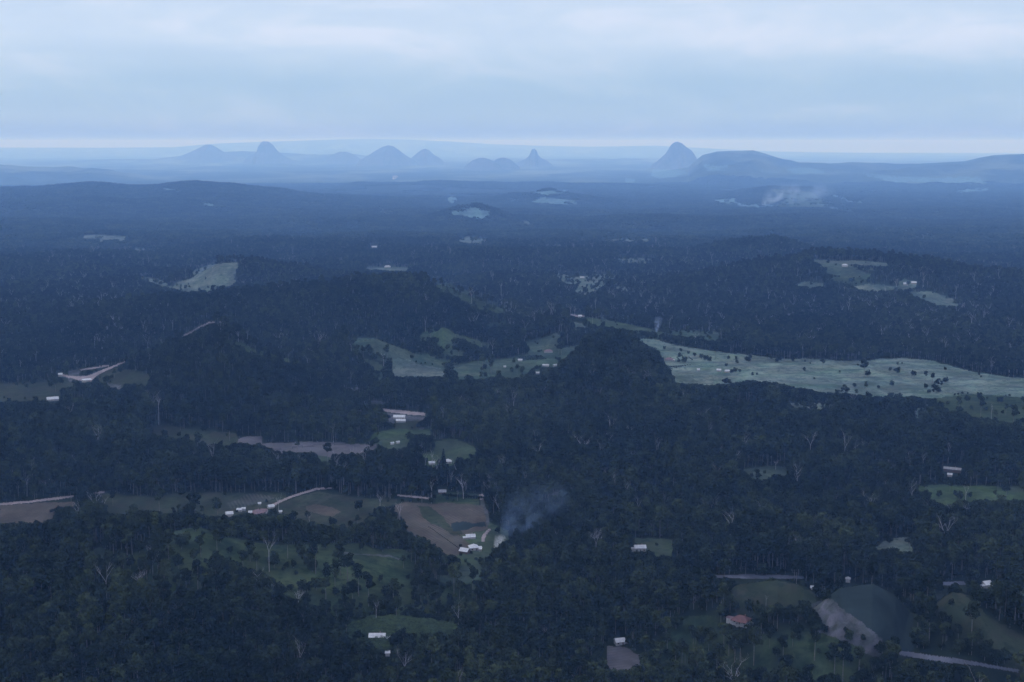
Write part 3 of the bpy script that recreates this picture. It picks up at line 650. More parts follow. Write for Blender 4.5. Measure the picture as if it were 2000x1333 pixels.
def house(name, cat, label, px, py, wpx, depth=None, wall_h=2.8, roof='gable', rot=0.0, wall='wall_white', roofm='roof_iron', wing=None, group=None, veranda=False, windows=True, tank=False, scale=None):
    s, (x, y, z_) = ppm(px, py); w = wpx / s; dp = depth or w * .7
    keep_clear(px, py, wpx * 1.25 + 3, (wall_h + dp * .35) * s + 3)
    root = empty(name, (x, y, z_), rot - math.atan2(x, y)); tag(root, label, cat, group)
    hh = wall_h; w2, d2 = w / 2, dp / 2; rise = min(w, dp) * .24 + .5; ov = .45
    m = MB(); m.box(-w2, w2, -d2, d2, -1.5, hh)
    if roof == 'gable':
        m.poly([(-w2, -d2, hh), (-w2, 0, hh + rise), (-w2, d2, hh)]); m.poly([(w2, -d2, hh), (w2, d2, hh), (w2, 0, hh + rise)])
    link('wall', m.mesh('wall', M[wall]), root)
    def slab(mb, P, t=.12):
        mb.poly(P); mb.poly([(a, b_, c - t) for a, b_, c in reversed(P)])
        for i in range(len(P)):
            a, b_ = P[i], P[(i + 1) % len(P)]; mb.poly([a, (a[0], a[1], a[2] - t), (b_[0], b_[1], b_[2] - t), b_])
    rm = MB(); W, D = w2 + ov, d2 + ov; e = hh - .05; t_ = hh + rise + .14
    if roof == 'gable':
        slab(rm, [(-W, -D, e), (W, -D, e), (W, 0, t_), (-W, 0, t_)]); slab(rm, [(-W, .004, t_ - .002), (W, .004, t_ - .002), (W, D, e), (-W, D, e)])
    elif roof == 'hip':
        k = max(W - D, .3)
        slab(rm, [(-W, -D, e), (W, -D, e), (k, 0, t_), (-k, 0, t_)]); slab(rm, [(W, -D, e), (W, D, e), (k, 0, t_)])
        slab(rm, [(W, D, e), (-W, D, e), (-k, 0, t_), (k, 0, t_)]); slab(rm, [(-W, D, e), (-W, -D, e), (-k, 0, t_)])
    else:
        slab(rm, [(-W, -D, hh + .1), (W, -D, hh + .1), (W, D, hh + .9), (-W, D, hh + .9)])
        m2 = MB(); m2.box(-w2 + .01, w2 - .01, d2 - .2, d2 - .01, hh, hh + .8); link('back_wall', m2.mesh('back_wall', M[wall]), root)
    ro = link('roof', rm.mesh('roof', M[roofm]), root)
    if w > 8 and roof != 'flat':
        c = MB(); c.box(w2 * .3, w2 * .3 + .7, .5, 1.2, hh, t_ + .9); link('chimney', c.mesh('chimney', M['roof_rust']), ro)
    if windows:
        n = max(2, int(w / 3.2))
        for i in range(n):
            xx = -w2 + w * (i + .5) / n
            f = MB()
            if i == n // 2:
                f.box(xx - .45, xx + .45, -d2 - .05, -d2 + .02, .1, 2.1); link('door', f.mesh('door', M['wall_dark']), root)
            else:
                f.box(xx - .75, xx + .75, -d2 - .06, -d2 + .02, .95, 2.05); wo_ = link('window', f.mesh('window', M['wall_cream']), root)
                g = MB(); g.box(xx - .66, xx + .66, -d2 - .075, -d2 - .062, 1.03, 1.97); link('pane', g.mesh('pane', M['glass']), wo_)
    if veranda:
        v = MB(); slab(v, [(-W, -D - 2.2, hh - .45), (W, -D - 2.2, hh - .45), (W, -D - .02, hh - .1), (-W, -D - .02, hh - .1)], .08)
        link('veranda_roof', v.mesh('veranda_roof', M[roofm]), root)
        for i in range(4):
            p_ = MB(); xx = -w2 + w * i / 3; p_.box(xx - .07, xx + .07, -D - 2.1, -D - 1.96, -1, hh - .56); link('veranda_post', p_.mesh('veranda_post', M['wall_white']), root)
    if wing:
        side, wl, wd, wrm = wing
        a, b_ = (w2 + .02, w2 + wl) if side > 0 else (-w2 - wl, -w2 - .02)
        g = MB(); g.box(a, b_, -wd / 2 - d2 * .3, wd / 2 - d2 * .3, -1.5, hh - .5); link('wing_wall', g.mesh('wing_wall', M[wall]), root)
        g = MB(); yc = -d2 * .3; D3 = wd / 2 + .4
        slab(g, [(a - .3 * (side < 0), yc - D3, hh - .5), (b_ + .3 * (side > 0), yc - D3, hh - .5), (b_ + .3 * (side > 0), yc, hh + .4), (a - .3 * (side < 0), yc, hh + .4)])
        slab(g, [(a - .3 * (side < 0), yc + .004, hh + .398), (b_ + .3 * (side > 0), yc + .004, hh + .398), (b_ + .3 * (side > 0), yc + D3, hh - .5), (a - .3 * (side < 0), yc + D3, hh - .5)])
        link('wing_roof', g.mesh('wing_roof', M[wrm]), root)
    if tank:
        g = MB(); g.tube([(w2 + 2.2, -1, -.5), (w2 + 2.2, -1, 2.4), (w2 + 2.2, -1, 2.55)], [1.3, 1.3, .1], 12); link('water_tank', g.mesh('water_tank', M['roof_iron']), root)
    return root
HS = [
 dict(name='farmhouse', cat='house', label='small white house with a pale roof at the near-left edge of a green square clearing', px=1250, py=1076, wpx=21, depth=6.5, wall_h=3.4, rot=.15, wing=(-1, 3, 4, 'roof_grey')),
 dict(name='farmhouse', cat='house', label='red-roofed pale house among low leafy bushes near the bottom, with small white lean-to', px=1449, py=1217, wpx=30, depth=8, wall_h=3.2, roof='hip', rot=-.45, roofm='roof_red', wall='wall_white', wing=(-1, 5.0, 4.5, 'roof_rust'), veranda=True, tank=True),
 dict(name='farmhouse', cat='house', label='white-roofed house with a side wing just above the greyish square field at the bottom', px=1210, py=1258, wpx=18, depth=6, wall_h=2.6, rot=.3, wing=(1, 5, 4, 'roof_iron')),
 dict(name='long_shed', cat='shed', label='long white-roofed shed with a raised end below the banana patch', px=737, py=1249, wpx=30, depth=6, wall_h=2.6, rot=-.1, windows=False, wall='wall_dark', wing=(1, 4.5, 6.5, 'roof_iron')),
 dict(name='hut', cat='hut', label='little white hut directly below the long shed', px=742, py=1262, wpx=7, depth=3, wall_h=2.1, roof='flat', windows=False),
 dict(name='hut', cat='hut', label='lowest tiny white hut under the long shed, near the bottom edge', px=757, py=1280, wpx=8, depth=3, wall_h=2.0, roof='flat', windows=False),
 dict(name='farmhouse', cat='house', label='white hip-roofed farmhouse below the red-brown ploughed field, between its shed and the track', px=925, py=1074, wpx=17, depth=8, wall_h=3, roof='hip', rot=.2, wing=(1, 3, 4, 'roof_iron')),
 dict(name='farm_shed', cat='shed', label='white gabled shed at the lower tip of the red-brown ploughed field', px=908, py=1081, wpx=17, depth=7, wall_h=2.8, rot=-.5, wall='wall_dark', windows=False),
 dict(name='farm_shed', cat='shed', label='low white shed on grass above the white hip-roofed farmhouse', px=919, py=1052, wpx=17, depth=6.5, wall_h=2.2, rot=.1, windows=False, wing=(-1, 3, 4, 'roof_iron')),
 dict(name='hut', cat='hut', label='tiny white hut beside the track, next to the hip-roofed farmhouse', px=938, py=1077, wpx=5, depth=2.4, wall_h=2.2, roof='flat', windows=False),
 dict(name='farm_shed', cat='shed', label='bright white shed at the left end of the farm row by the dirt road', px=448, py=1009, wpx=13, depth=6, wall_h=3.2, rot=.1, windows=False),
 dict(name='farm_shed', cat='shed', label='small white shed up the slope, second from the left in the farm row', px=468, py=1000, wpx=9, depth=4, wall_h=2.4, rot=-.2, windows=False),
 dict(name='farm_shed', cat='shed', label='small white shed next to the striped planting, third from the left in the farm row', px=476, py=998, wpx=6, depth=4, wall_h=2.4, windows=False),
 dict(name='hut', cat='hut', label='white hut just left of the long red-roofed house', px=489, py=1006, wpx=6, depth=4, wall_h=3, windows=False),
 dict(name='farmhouse', cat='house', label='long red-roofed house in the middle of the farm row by the dirt road', px=502, py=1005, wpx=19, depth=7, wall_h=2.8, roof='hip', rot=.35, roofm='roof_rust', wall='wall_white', veranda=True),
 dict(name='farmhouse', cat='house', label='smaller red-roofed house with white wall at the foot of the dirt road', px=516, py=1003, wpx=12, depth=6, wall_h=2.8, rot=-.3, roofm='roof_rust'),
 dict(name='farm_shed', cat='shed', label='low white shed at the very foot of the dirt road, upper end of farm row', px=529, py=993, wpx=11, depth=5, wall_h=2.2, rot=.4, windows=False),
 dict(name='farm_shed', cat='shed', label='little pale shed standing alone on the slope above the farm row', px=507, py=987, wpx=5, depth=3, wall_h=2, windows=False, wall='wall_cream'),
 dict(name='farm_shed', cat='shed', label='small white shed right of the dirt road foot beside a bare tree', px=548, py=1003, wpx=5, depth=3, wall_h=2, windows=False),
 dict(name='poultry_shed', cat='shed', label='upper of two long white sheds under the pale straight road', px=780, py=818, wpx=22, depth=8, wall_h=2.6, rot=-.12, windows=False),
 dict(name='poultry_shed', cat='shed', label='lower and smaller of two long white sheds under the pale straight road', px=783, py=825, wpx=18, depth=6, wall_h=2.4, rot=-.05, windows=False),
 dict(name='farmhouse', cat='house', label='pale house at the foot of the tall dark pine', px=875, py=905, wpx=13, depth=7, wall_h=2.8, rot=.1, roof='hip'),
 dict(name='farm_shed', cat='shed', label='pale low shed left of the tall dark pine, beneath the green clearing', px=843, py=908, wpx=11, depth=5, wall_h=2.4, rot=.2, windows=False),
 dict(name='farm_shed', cat='shed', label='left of two specks of white shed at the top of the green clearing', px=766, py=869, wpx=6, depth=3, wall_h=2.2, rot=.5, windows=False),
 dict(name='farm_shed', cat='shed', label='right of two specks of white shed at the top of the green clearing', px=777, py=867, wpx=6, depth=3, wall_h=2.2, rot=.5, windows=False),
 dict(name='farm_shed', cat='shed', label='dark round-backed shed with one pale end, beside the row of small trees', px=864, py=965, wpx=14, depth=6, wall_h=2.6, windows=False, wall='wall_dark', roofm='roof_grey'),
 dict(name='farm_building', cat='building', label='long white building at the left edge, below the road junction', px=103, py=783, wpx=20, depth=9, wall_h=3, rot=.1, windows=False),
 dict(name='road_depot', cat='building', label='pale low building on the bare road junction at the left', px=170, py=746, wpx=16, depth=9, wall_h=3, rot=.3, roof='flat', windows=False),
 dict(name='farm_shed', cat='shed', label='small white shed at the far left tip of the road junction', px=118, py=735, wpx=7, depth=6, wall_h=3, windows=False),
 dict(name='farmhouse', cat='house', label='white house on the thin dry clearing behind the forested ridge', px=757, py=523, wpx=12, depth=10, wall_h=4, roof='hip', windows=False),
 dict(name='farmhouse', cat='house', label='tiny white house alone in the far forest above the thin dry clearing', px=731, py=484, wpx=10, depth=10, wall_h=4, windows=False),
 dict(name='farmhouse', cat='house', label='white house on the curved far right hilltop paddock', px=1650, py=521, wpx=11, depth=10, wall_h=4, roof='hip', windows=False),
 dict(name='farm_shed', cat='shed', label='white shed between two dark round trees on the far right paddock', px=1769, py=557, wpx=8, depth=8, wall_h=3.4, windows=False),
 dict(name='farmhouse', cat='house', label='cream house at the right end of the far right paddock, past the dark trees', px=1785, py=555, wpx=9, depth=9, wall_h=3.4, windows=False, wall='wall_cream'),
 dict(name='farmhouse', cat='house', label='red-roofed white house among orchard rows in the wide grassland', px=1307, py=705, wpx=16, depth=8, wall_h=3, roof='hip', rot=-.3, roofm='roof_rust', wing=(1, 3, 4, 'roof_iron'), windows=False),
 dict(name='farm_shed', cat='shed', label='white shed left of the dark tree clump in the wide grassland', px=1404, py=726, wpx=8, depth=6, wall_h=2.6, windows=False),
 dict(name='farm_shed', cat='shed', label='white shed half inside the dark tree clump in the wide grassland', px=1420, py=728, wpx=8, depth=6, wall_h=2.6, windows=False, rot=.3),
 dict(name='hut', cat='hut', label='small pale hut left of the two sheds in the wide grassland', px=1364, py=725, wpx=5, depth=5, wall_h=2.6, windows=False),
 dict(name='farm_building', cat='building', label='white building at the end of a short pale road on the wooded rise', px=1133, py=621, wpx=7, depth=7, wall_h=4, windows=False),
 dict(name='farmhouse', cat='house', label='pinkish-roofed house above the dark orchard rows', px=1071, py=689, wpx=16, depth=8, wall_h=3, roof='hip', rot=.1, roofm='roof_rust', windows=False),
 dict(name='farm_shed', cat='shed', label='white shed at the left end of the dark orchard rows', px=1016, py=706, wpx=8, depth=5, wall_h=2.4, windows=False),
 dict(name='hut', cat='hut', label='tiny white hut on the grass left of and below the orchard rows', px=986, py=719, wpx=4, depth=4, wall_h=2.4, windows=False),
 dict(name='farm_shed', cat='shed', label='long pale shed below the orchard rows, left of the track fork', px=1066, py=716, wpx=12, depth=4, wall_h=2.2, rot=-.2, windows=False),
 dict(name='farm_shed', cat='shed', label='pale shed lowest of the sheds below the orchard rows', px=1050, py=731, wpx=7, depth=4, wall_h=2.2, windows=False),
 dict(name='farm_shed', cat='shed', label='small pale shed at the fork right of the orchard sheds', px=1084, py=716, wpx=7, depth=3.5, wall_h=2.4, rot=.6, windows=False),
 dict(name='farm_shed', cat='shed', label='far white shed on the dry clearing beside a dark tree clump', px=1137, py=544, wpx=8, depth=6, wall_h=3, windows=False),
 dict(name='hut', cat='hut', label='white hut among trees just above the dark rounded crop field', px=1656, py=1137, wpx=8, depth=4, wall_h=3.2, roof='hip', windows=False),
 dict(name='hut', cat='hut', label='tiny white hut on the right end of the mown green knoll', px=1586, py=1153, wpx=5, depth=3, wall_h=2.4, roof='flat', windows=False),
 dict(name='farm_building', cat='building', label='long dark building with a pale roof edge above the yellow-green field at the right', px=1860, py=922, wpx=30, depth=6, wall_h=3.4, rot=-.1, wall='wall_dark', roofm='roof_grey', windows=False),
 dict(name='farm_shed', cat='shed', label='small white shed just below the long dark building at the right', px=1855, py=931, wpx=8, depth=4, wall_h=2.4, windows=False),
 dict(name='farmhouse', cat='house', label='white-roofed house by the gravel road at the right edge of the view', px=1926, py=1146, wpx=15, depth=8, wall_h=2.8, rot=.7, windows=False, wing=(-1, 4, 4, 'roof_iron')),
 dict(name='hut', cat='hut', label='pale hut with pink roof left of the red-roofed house by the bushes', px=1440, py=1222, wpx=5, depth=2.4, wall_h=2.0, roofm='roof_rust', windows=False),
]
for d_ in HS: house(**d_)

# ------------------------------------------------------------------ where the trees stand
NEAR, MID, FAR_ = 835.0, 5600.0, 20500.0
def scatter(r0, r1, sp_of, half):
    P = []; r = r0
    while r < r1:
        s = sp_of(r); n = int(2 * half * r / s); a = -half + (np.arange(n) + rng.random(n)) * 2 * half / n
        P.append(np.stack([np.full(n, r) + rng.uniform(-.55, .55, n) * s, a], 1)); r += s * .92
    return np.concatenate(P)
sp_near = lambda r: 7.5 + 3.2 * min(max((r - 1500) / 3000, 0), 1)
P = np.concatenate([scatter(NEAR - 150, 1800, sp_near, radians(32.4)), scatter(1800, MID, sp_near, radians(27))])
r_, a_ = P[:, 0], P[:, 1]; X, Y = r_ * np.sin(a_), r_ * np.cos(a_); Z = hgt(X, Y); n = len(X)
stand = fbm(X, Y, 260, 3, 41)                       # taller and lower stands
gs = np.clip(0.80 + 0.20 * stand + rng.normal(0, .16, n), .38, 1.45)
kind = rng.integers(0, 7, n); kind = np.where(rng.random(n) < .16 + .12 * (stand < -.3), rng.integers(7, 9, n), kind)
pale = rng.random(n) < np.interp(r_, [900, 1500, 2500, 5000], [.003, .009, .020, .010]) * (0.4 + 1.2 * (fbm(X, Y, 420, 2, 88) > 0))
kind = np.where(pale, rng.integers(9, 12, n), kind); gs = np.where(pale, gs * rng.uniform(.75, 1.15, n), gs)
def blocked(X, Y, Z, ht, wid, thin):
    """does what shows of a plant cover a clearing, road or building?  (thin: share kept inside clearings)"""
    r = np.hypot(X, Y); i = np.clip(np.searchsorted(R, r) - 1, 0, NR - 2)
    j = np.clip(((np.arctan2(X, Y) + A0) / (2 * A0) * (ND - 1)), 0, ND - 1.001).astype(int)
    ec = EC[np.maximum(i - 1, 0), j]; eb = (Z - HC) / r; et = (Z + ht - HC) / r; lo = np.maximum(eb, ec - .0006)
    pxt, pyt = project(X, Y, Z + ht); _, pyl = project(X, Y, lo * r + HC)
    bad = np.zeros(len(X), bool); keepp = rng.random(len(X)) - np.where(fbm(X, Y, 55, 3, 95) > .80, .06, 0)
    dens = np.array([0.] + [f[3] for f in FL])
    for fx in (-.4, 0, .4):
        for t in np.linspace(0, 1, 7):
            yy = pyt + (pyl - pyt) * t; xx = pxt + fx * wid * FPX / r
            Lb = sample_lab(lab, xx, yy); c = sample_lab(clear.astype(np.int16), xx, yy) > 0
            bad |= (((Lb > 0) & ((keepp > dens[Lb] * thin) | (dens[Lb] == 0))) | c) & (et > ec)
    # hidden ones behind the crest of a clearing stay; ground under clearings stays open
    gb = sample_lab(ground_lab, *project(X, Y, Z)); bad |= (eb >= ec - .0006) & noext[np.clip(gb, 0, len(FL))] & (gb > 0)
    return bad
HT0 = np.where(kind >= 9, 30, np.where(kind >= 7, 10, 25.0))
keep = ~blocked(X, Y, Z, HT0 * gs, 10 * gs, .5)
# lower growth fills the edge where a tall tree would hide the field
for hh_ in (19, 14, 10, 6.5, 4):
    c = ~keep & (kind < 9) & (rng.random(n) < .85); ii = np.nonzero(c)[0]
    hgt_ = hh_ * rng.uniform(.85, 1.1, len(ii)); low = hh_ < 13
    b2 = blocked(X[ii], Y[ii], Z[ii], hgt_, hgt_ * .6, .35 if low else .1); ok_ = ii[~b2]
    keep[ok_] = True; gs[ok_] = hgt_[~b2] / (10.0 if low else 25.0)
    if low: kind[ok_] = 7 + kind[ok_] % 2
Q = scatter(NEAR - 90, 2600, lambda r: 11.0 + 3 * min(max((r - 1200) / 1500, 0), 1), radians(27.0)); qx, qy = Q[:, 0] * np.sin(Q[:, 1]), Q[:, 0] * np.cos(Q[:, 1]); qz = hgt(qx, qy)
qg = rng.uniform(.45, .95, len(qx)); qk = ~blocked(qx, qy, qz, 10.5 * qg, 7 * qg, .3)
X, Y, Z = X[keep], Y[keep], Z[keep]; kind, gs, r_ = kind[keep], gs[keep], r_[keep]
X, Y, Z = np.concatenate([X, qx[qk]]), np.concatenate([Y, qy[qk]]), np.concatenate([Z, qz[qk]])
kind = np.concatenate([kind, rng.integers(7, 9, qk.sum())]); gs = np.concatenate([gs, qg[qk]]); r_ = np.concatenate([r_, Q[qk, 0]]); keep = np.ones(len(X), bool)
X, Y, Z, kind, gs, r_ = X[keep], Y[keep], Z[keep], kind[keep], gs[keep], r_[keep]; n = len(X)
rot = rng.random(n) * 6.28; print('trees', n)
# the 300 that show largest: trees of their own
pxb, pyb = project(X, Y, Z); pxt, pyt = project(X, Y, Z + np.where(kind >= 7, 10, 25) * gs)
size = (pyb - pyt) * ((pyt < 1318) & (pxt > 6) & (pxt < 1994) & (kind < 9) & (pyb < 1420))
own = np.zeros(n, bool); own[np.argsort(-size)[:300]] = True
protos_near = []
for k in range(9):
    form = 'gum' if k < 7 else 'round'
    v, f, tm = gum_meshes(100 + k, 760, 1.12 if form == 'gum' else 1.0, 'leaf', form)
    protos_near.append((me_from('crown', v, f, M['leaf'] if k % 4 != 3 else M['leaf_dark']), tm.mesh('trunk', M['bark'])))
PLACES = [(40, 'in the extreme bottom left corner'), (170, 'below the corner bare tree'), (330, 'below the bluish twiggy bare tree'), (480, 'between bluish bare tree and long shed'), (620, 'just left of the long shed'), (740, 'below the long shed'),
 (880, 'right of the two tiny huts'), (1050, 'under the bottom centre bare tree'), (1150, 'left of the square grey field'), (1300, 'right of the square grey field'), (1440, 'below the red-roofed house'), (1580, 'left of the bare slope'), (1700, 'below the bare slope'), (1840, 'below the lower gravel road'), (1960, 'in the extreme bottom right corner')]
gl_lab = {0: 'leafy gum tree in the nearest rows of forest along the bottom edge', 1: 'low rounded tree in the nearest rows of forest along the bottom edge'}
for i in np.nonzero(own)[0]:
    k = int(kind[i]); o = empty('gum_tree' if k < 7 else 'rounded_tree', (float(X[i]), float(Y[i]), float(Z[i])), float(rot[i]))
    o.scale = (float(gs[i]),) * 3
    px_ = float(pxb[i]); near_ = min(PLACES, key=lambda q: abs(q[0] - px_))[1]
    look = ('dark' if k % 4 == 3 else 'grey-green') + (' tall' if gs[i] > .95 else ' low' if gs[i] < .72 else '')
    lb_ = look + (' gum tree' if k < 7 else ' rounded tree') + ' in the nearest forest, ' + near_
    tag(o, lb_, 'tree', lb_ + ' (group)')
    link('crown', protos_near[k][0], o); link('trunk', protos_near[k][1], o)

def gn_scatter(name, pts, idxs, rots, scl, coll, label):
    me = bpy.data.meshes.new(name); me.vertices.add(len(pts)); me.vertices.foreach_set('co', pts.astype(np.float32).ravel())
    for nm, ty, arr in (('idx', 'INT', idxs.astype(np.int32)), ('rz', 'FLOAT', rots.astype(np.float32)), ('sx', 'FLOAT', scl[:, 0].astype(np.float32)), ('sz', 'FLOAT', scl[:, 1].astype(np.float32))):
        me.attributes.new(nm, ty, 'POINT').data.foreach_set('value', arr)
    o = link(name, me); tag(o, label, kind='stuff')
    ng = bpy.data.node_groups.new(name, 'GeometryNodeTree')
    ng.interface.new_socket('Geometry', in_out='INPUT', socket_type='NodeSocketGeometry'); ng.interface.new_socket('Geometry', in_out='OUTPUT', socket_type='NodeSocketGeometry')
    gi = ng.nodes.new('NodeGroupInput'); go = ng.nodes.new('NodeGroupOutput'); ip = ng.nodes.new('GeometryNodeInstanceOnPoints')
    ci = ng.nodes.new('GeometryNodeCollectionInfo'); ci.inputs['Collection'].default_value = coll
    ci.inputs['Separate Children'].default_value = True; ci.inputs['Reset Children'].default_value = True
    def att(nm, ty):
        a = ng.nodes.new('GeometryNodeInputNamedAttribute'); a.data_type = ty; a.inputs['Name'].default_value = nm; return a.outputs['Attribute']
    c1 = ng.nodes.new('ShaderNodeCombineXYZ'); c2 = ng.nodes.new('ShaderNodeCombineXYZ')
    ng.links.new(att('rz', 'FLOAT'), c1.inputs[2]); sx = att('sx', 'FLOAT'); ng.links.new(sx, c2.inputs[0]); ng.links.new(sx, c2.inputs[1]); ng.links.new(att('sz', 'FLOAT'), c2.inputs[2])
    ip.inputs['Pick Instance'].default_value = True
    ng.links.new(gi.outputs[0], ip.inputs['Points']); ng.links.new(ci.outputs[0], ip.inputs['Instance']); ng.links.new(att('idx', 'INT'), ip.inputs['Instance Index'])
    ng.links.new(c1.outputs[0], ip.inputs['Rotation']); ng.links.new(c2.outputs[0], ip.inputs['Scale']); ng.links.new(ip.outputs[0], go.inputs[0])
    md = o.modifiers.new('scatter', 'NODES'); md.node_group = ng; return o
f_ = ~own
gn_scatter('forest', np.stack([X, Y, Z], 1)[f_], kind[f_], rot[f_], np.stack([gs * rng.uniform(.85, 1.2, n), gs], 1)[f_], hidden, 'dense gum forest covering the hills')
# distant forest
P = scatter(MID - 20, FAR_, lambda r: 31 + 20 * (r - MID) / (FAR_ - MID), radians(25.0))
Xf, Yf = P[:, 0] * np.sin(P[:, 1]), P[:, 0] * np.cos(P[:, 1]); Zf = hgt(Xf, Yf); nf = len(Xf)
open_ = (fbm(Xf, Yf, 1500, 3, 61) > .55) & (P[:, 0] > 13000)
bad = blocked(Xf, Yf, Zf, np.full(nf, 18.), np.full(nf, 34.), .5) | open_
k_ = ~bad; sf = rng.uniform(.85, 1.2, nf) * (1 + (P[:, 0] - MID) / (FAR_ - MID) * .55)
print('far patches', k_.sum())
gn_scatter('far_forest', np.stack([Xf, Yf, Zf - 2], 1)[k_], rng.integers(0, 5, nf)[k_], (rng.random(nf) * 6.28)[k_], np.stack([sf, rng.uniform(.75, 1.15, nf)], 1)[k_], hidden_far, 'far forest fading into blue haze')

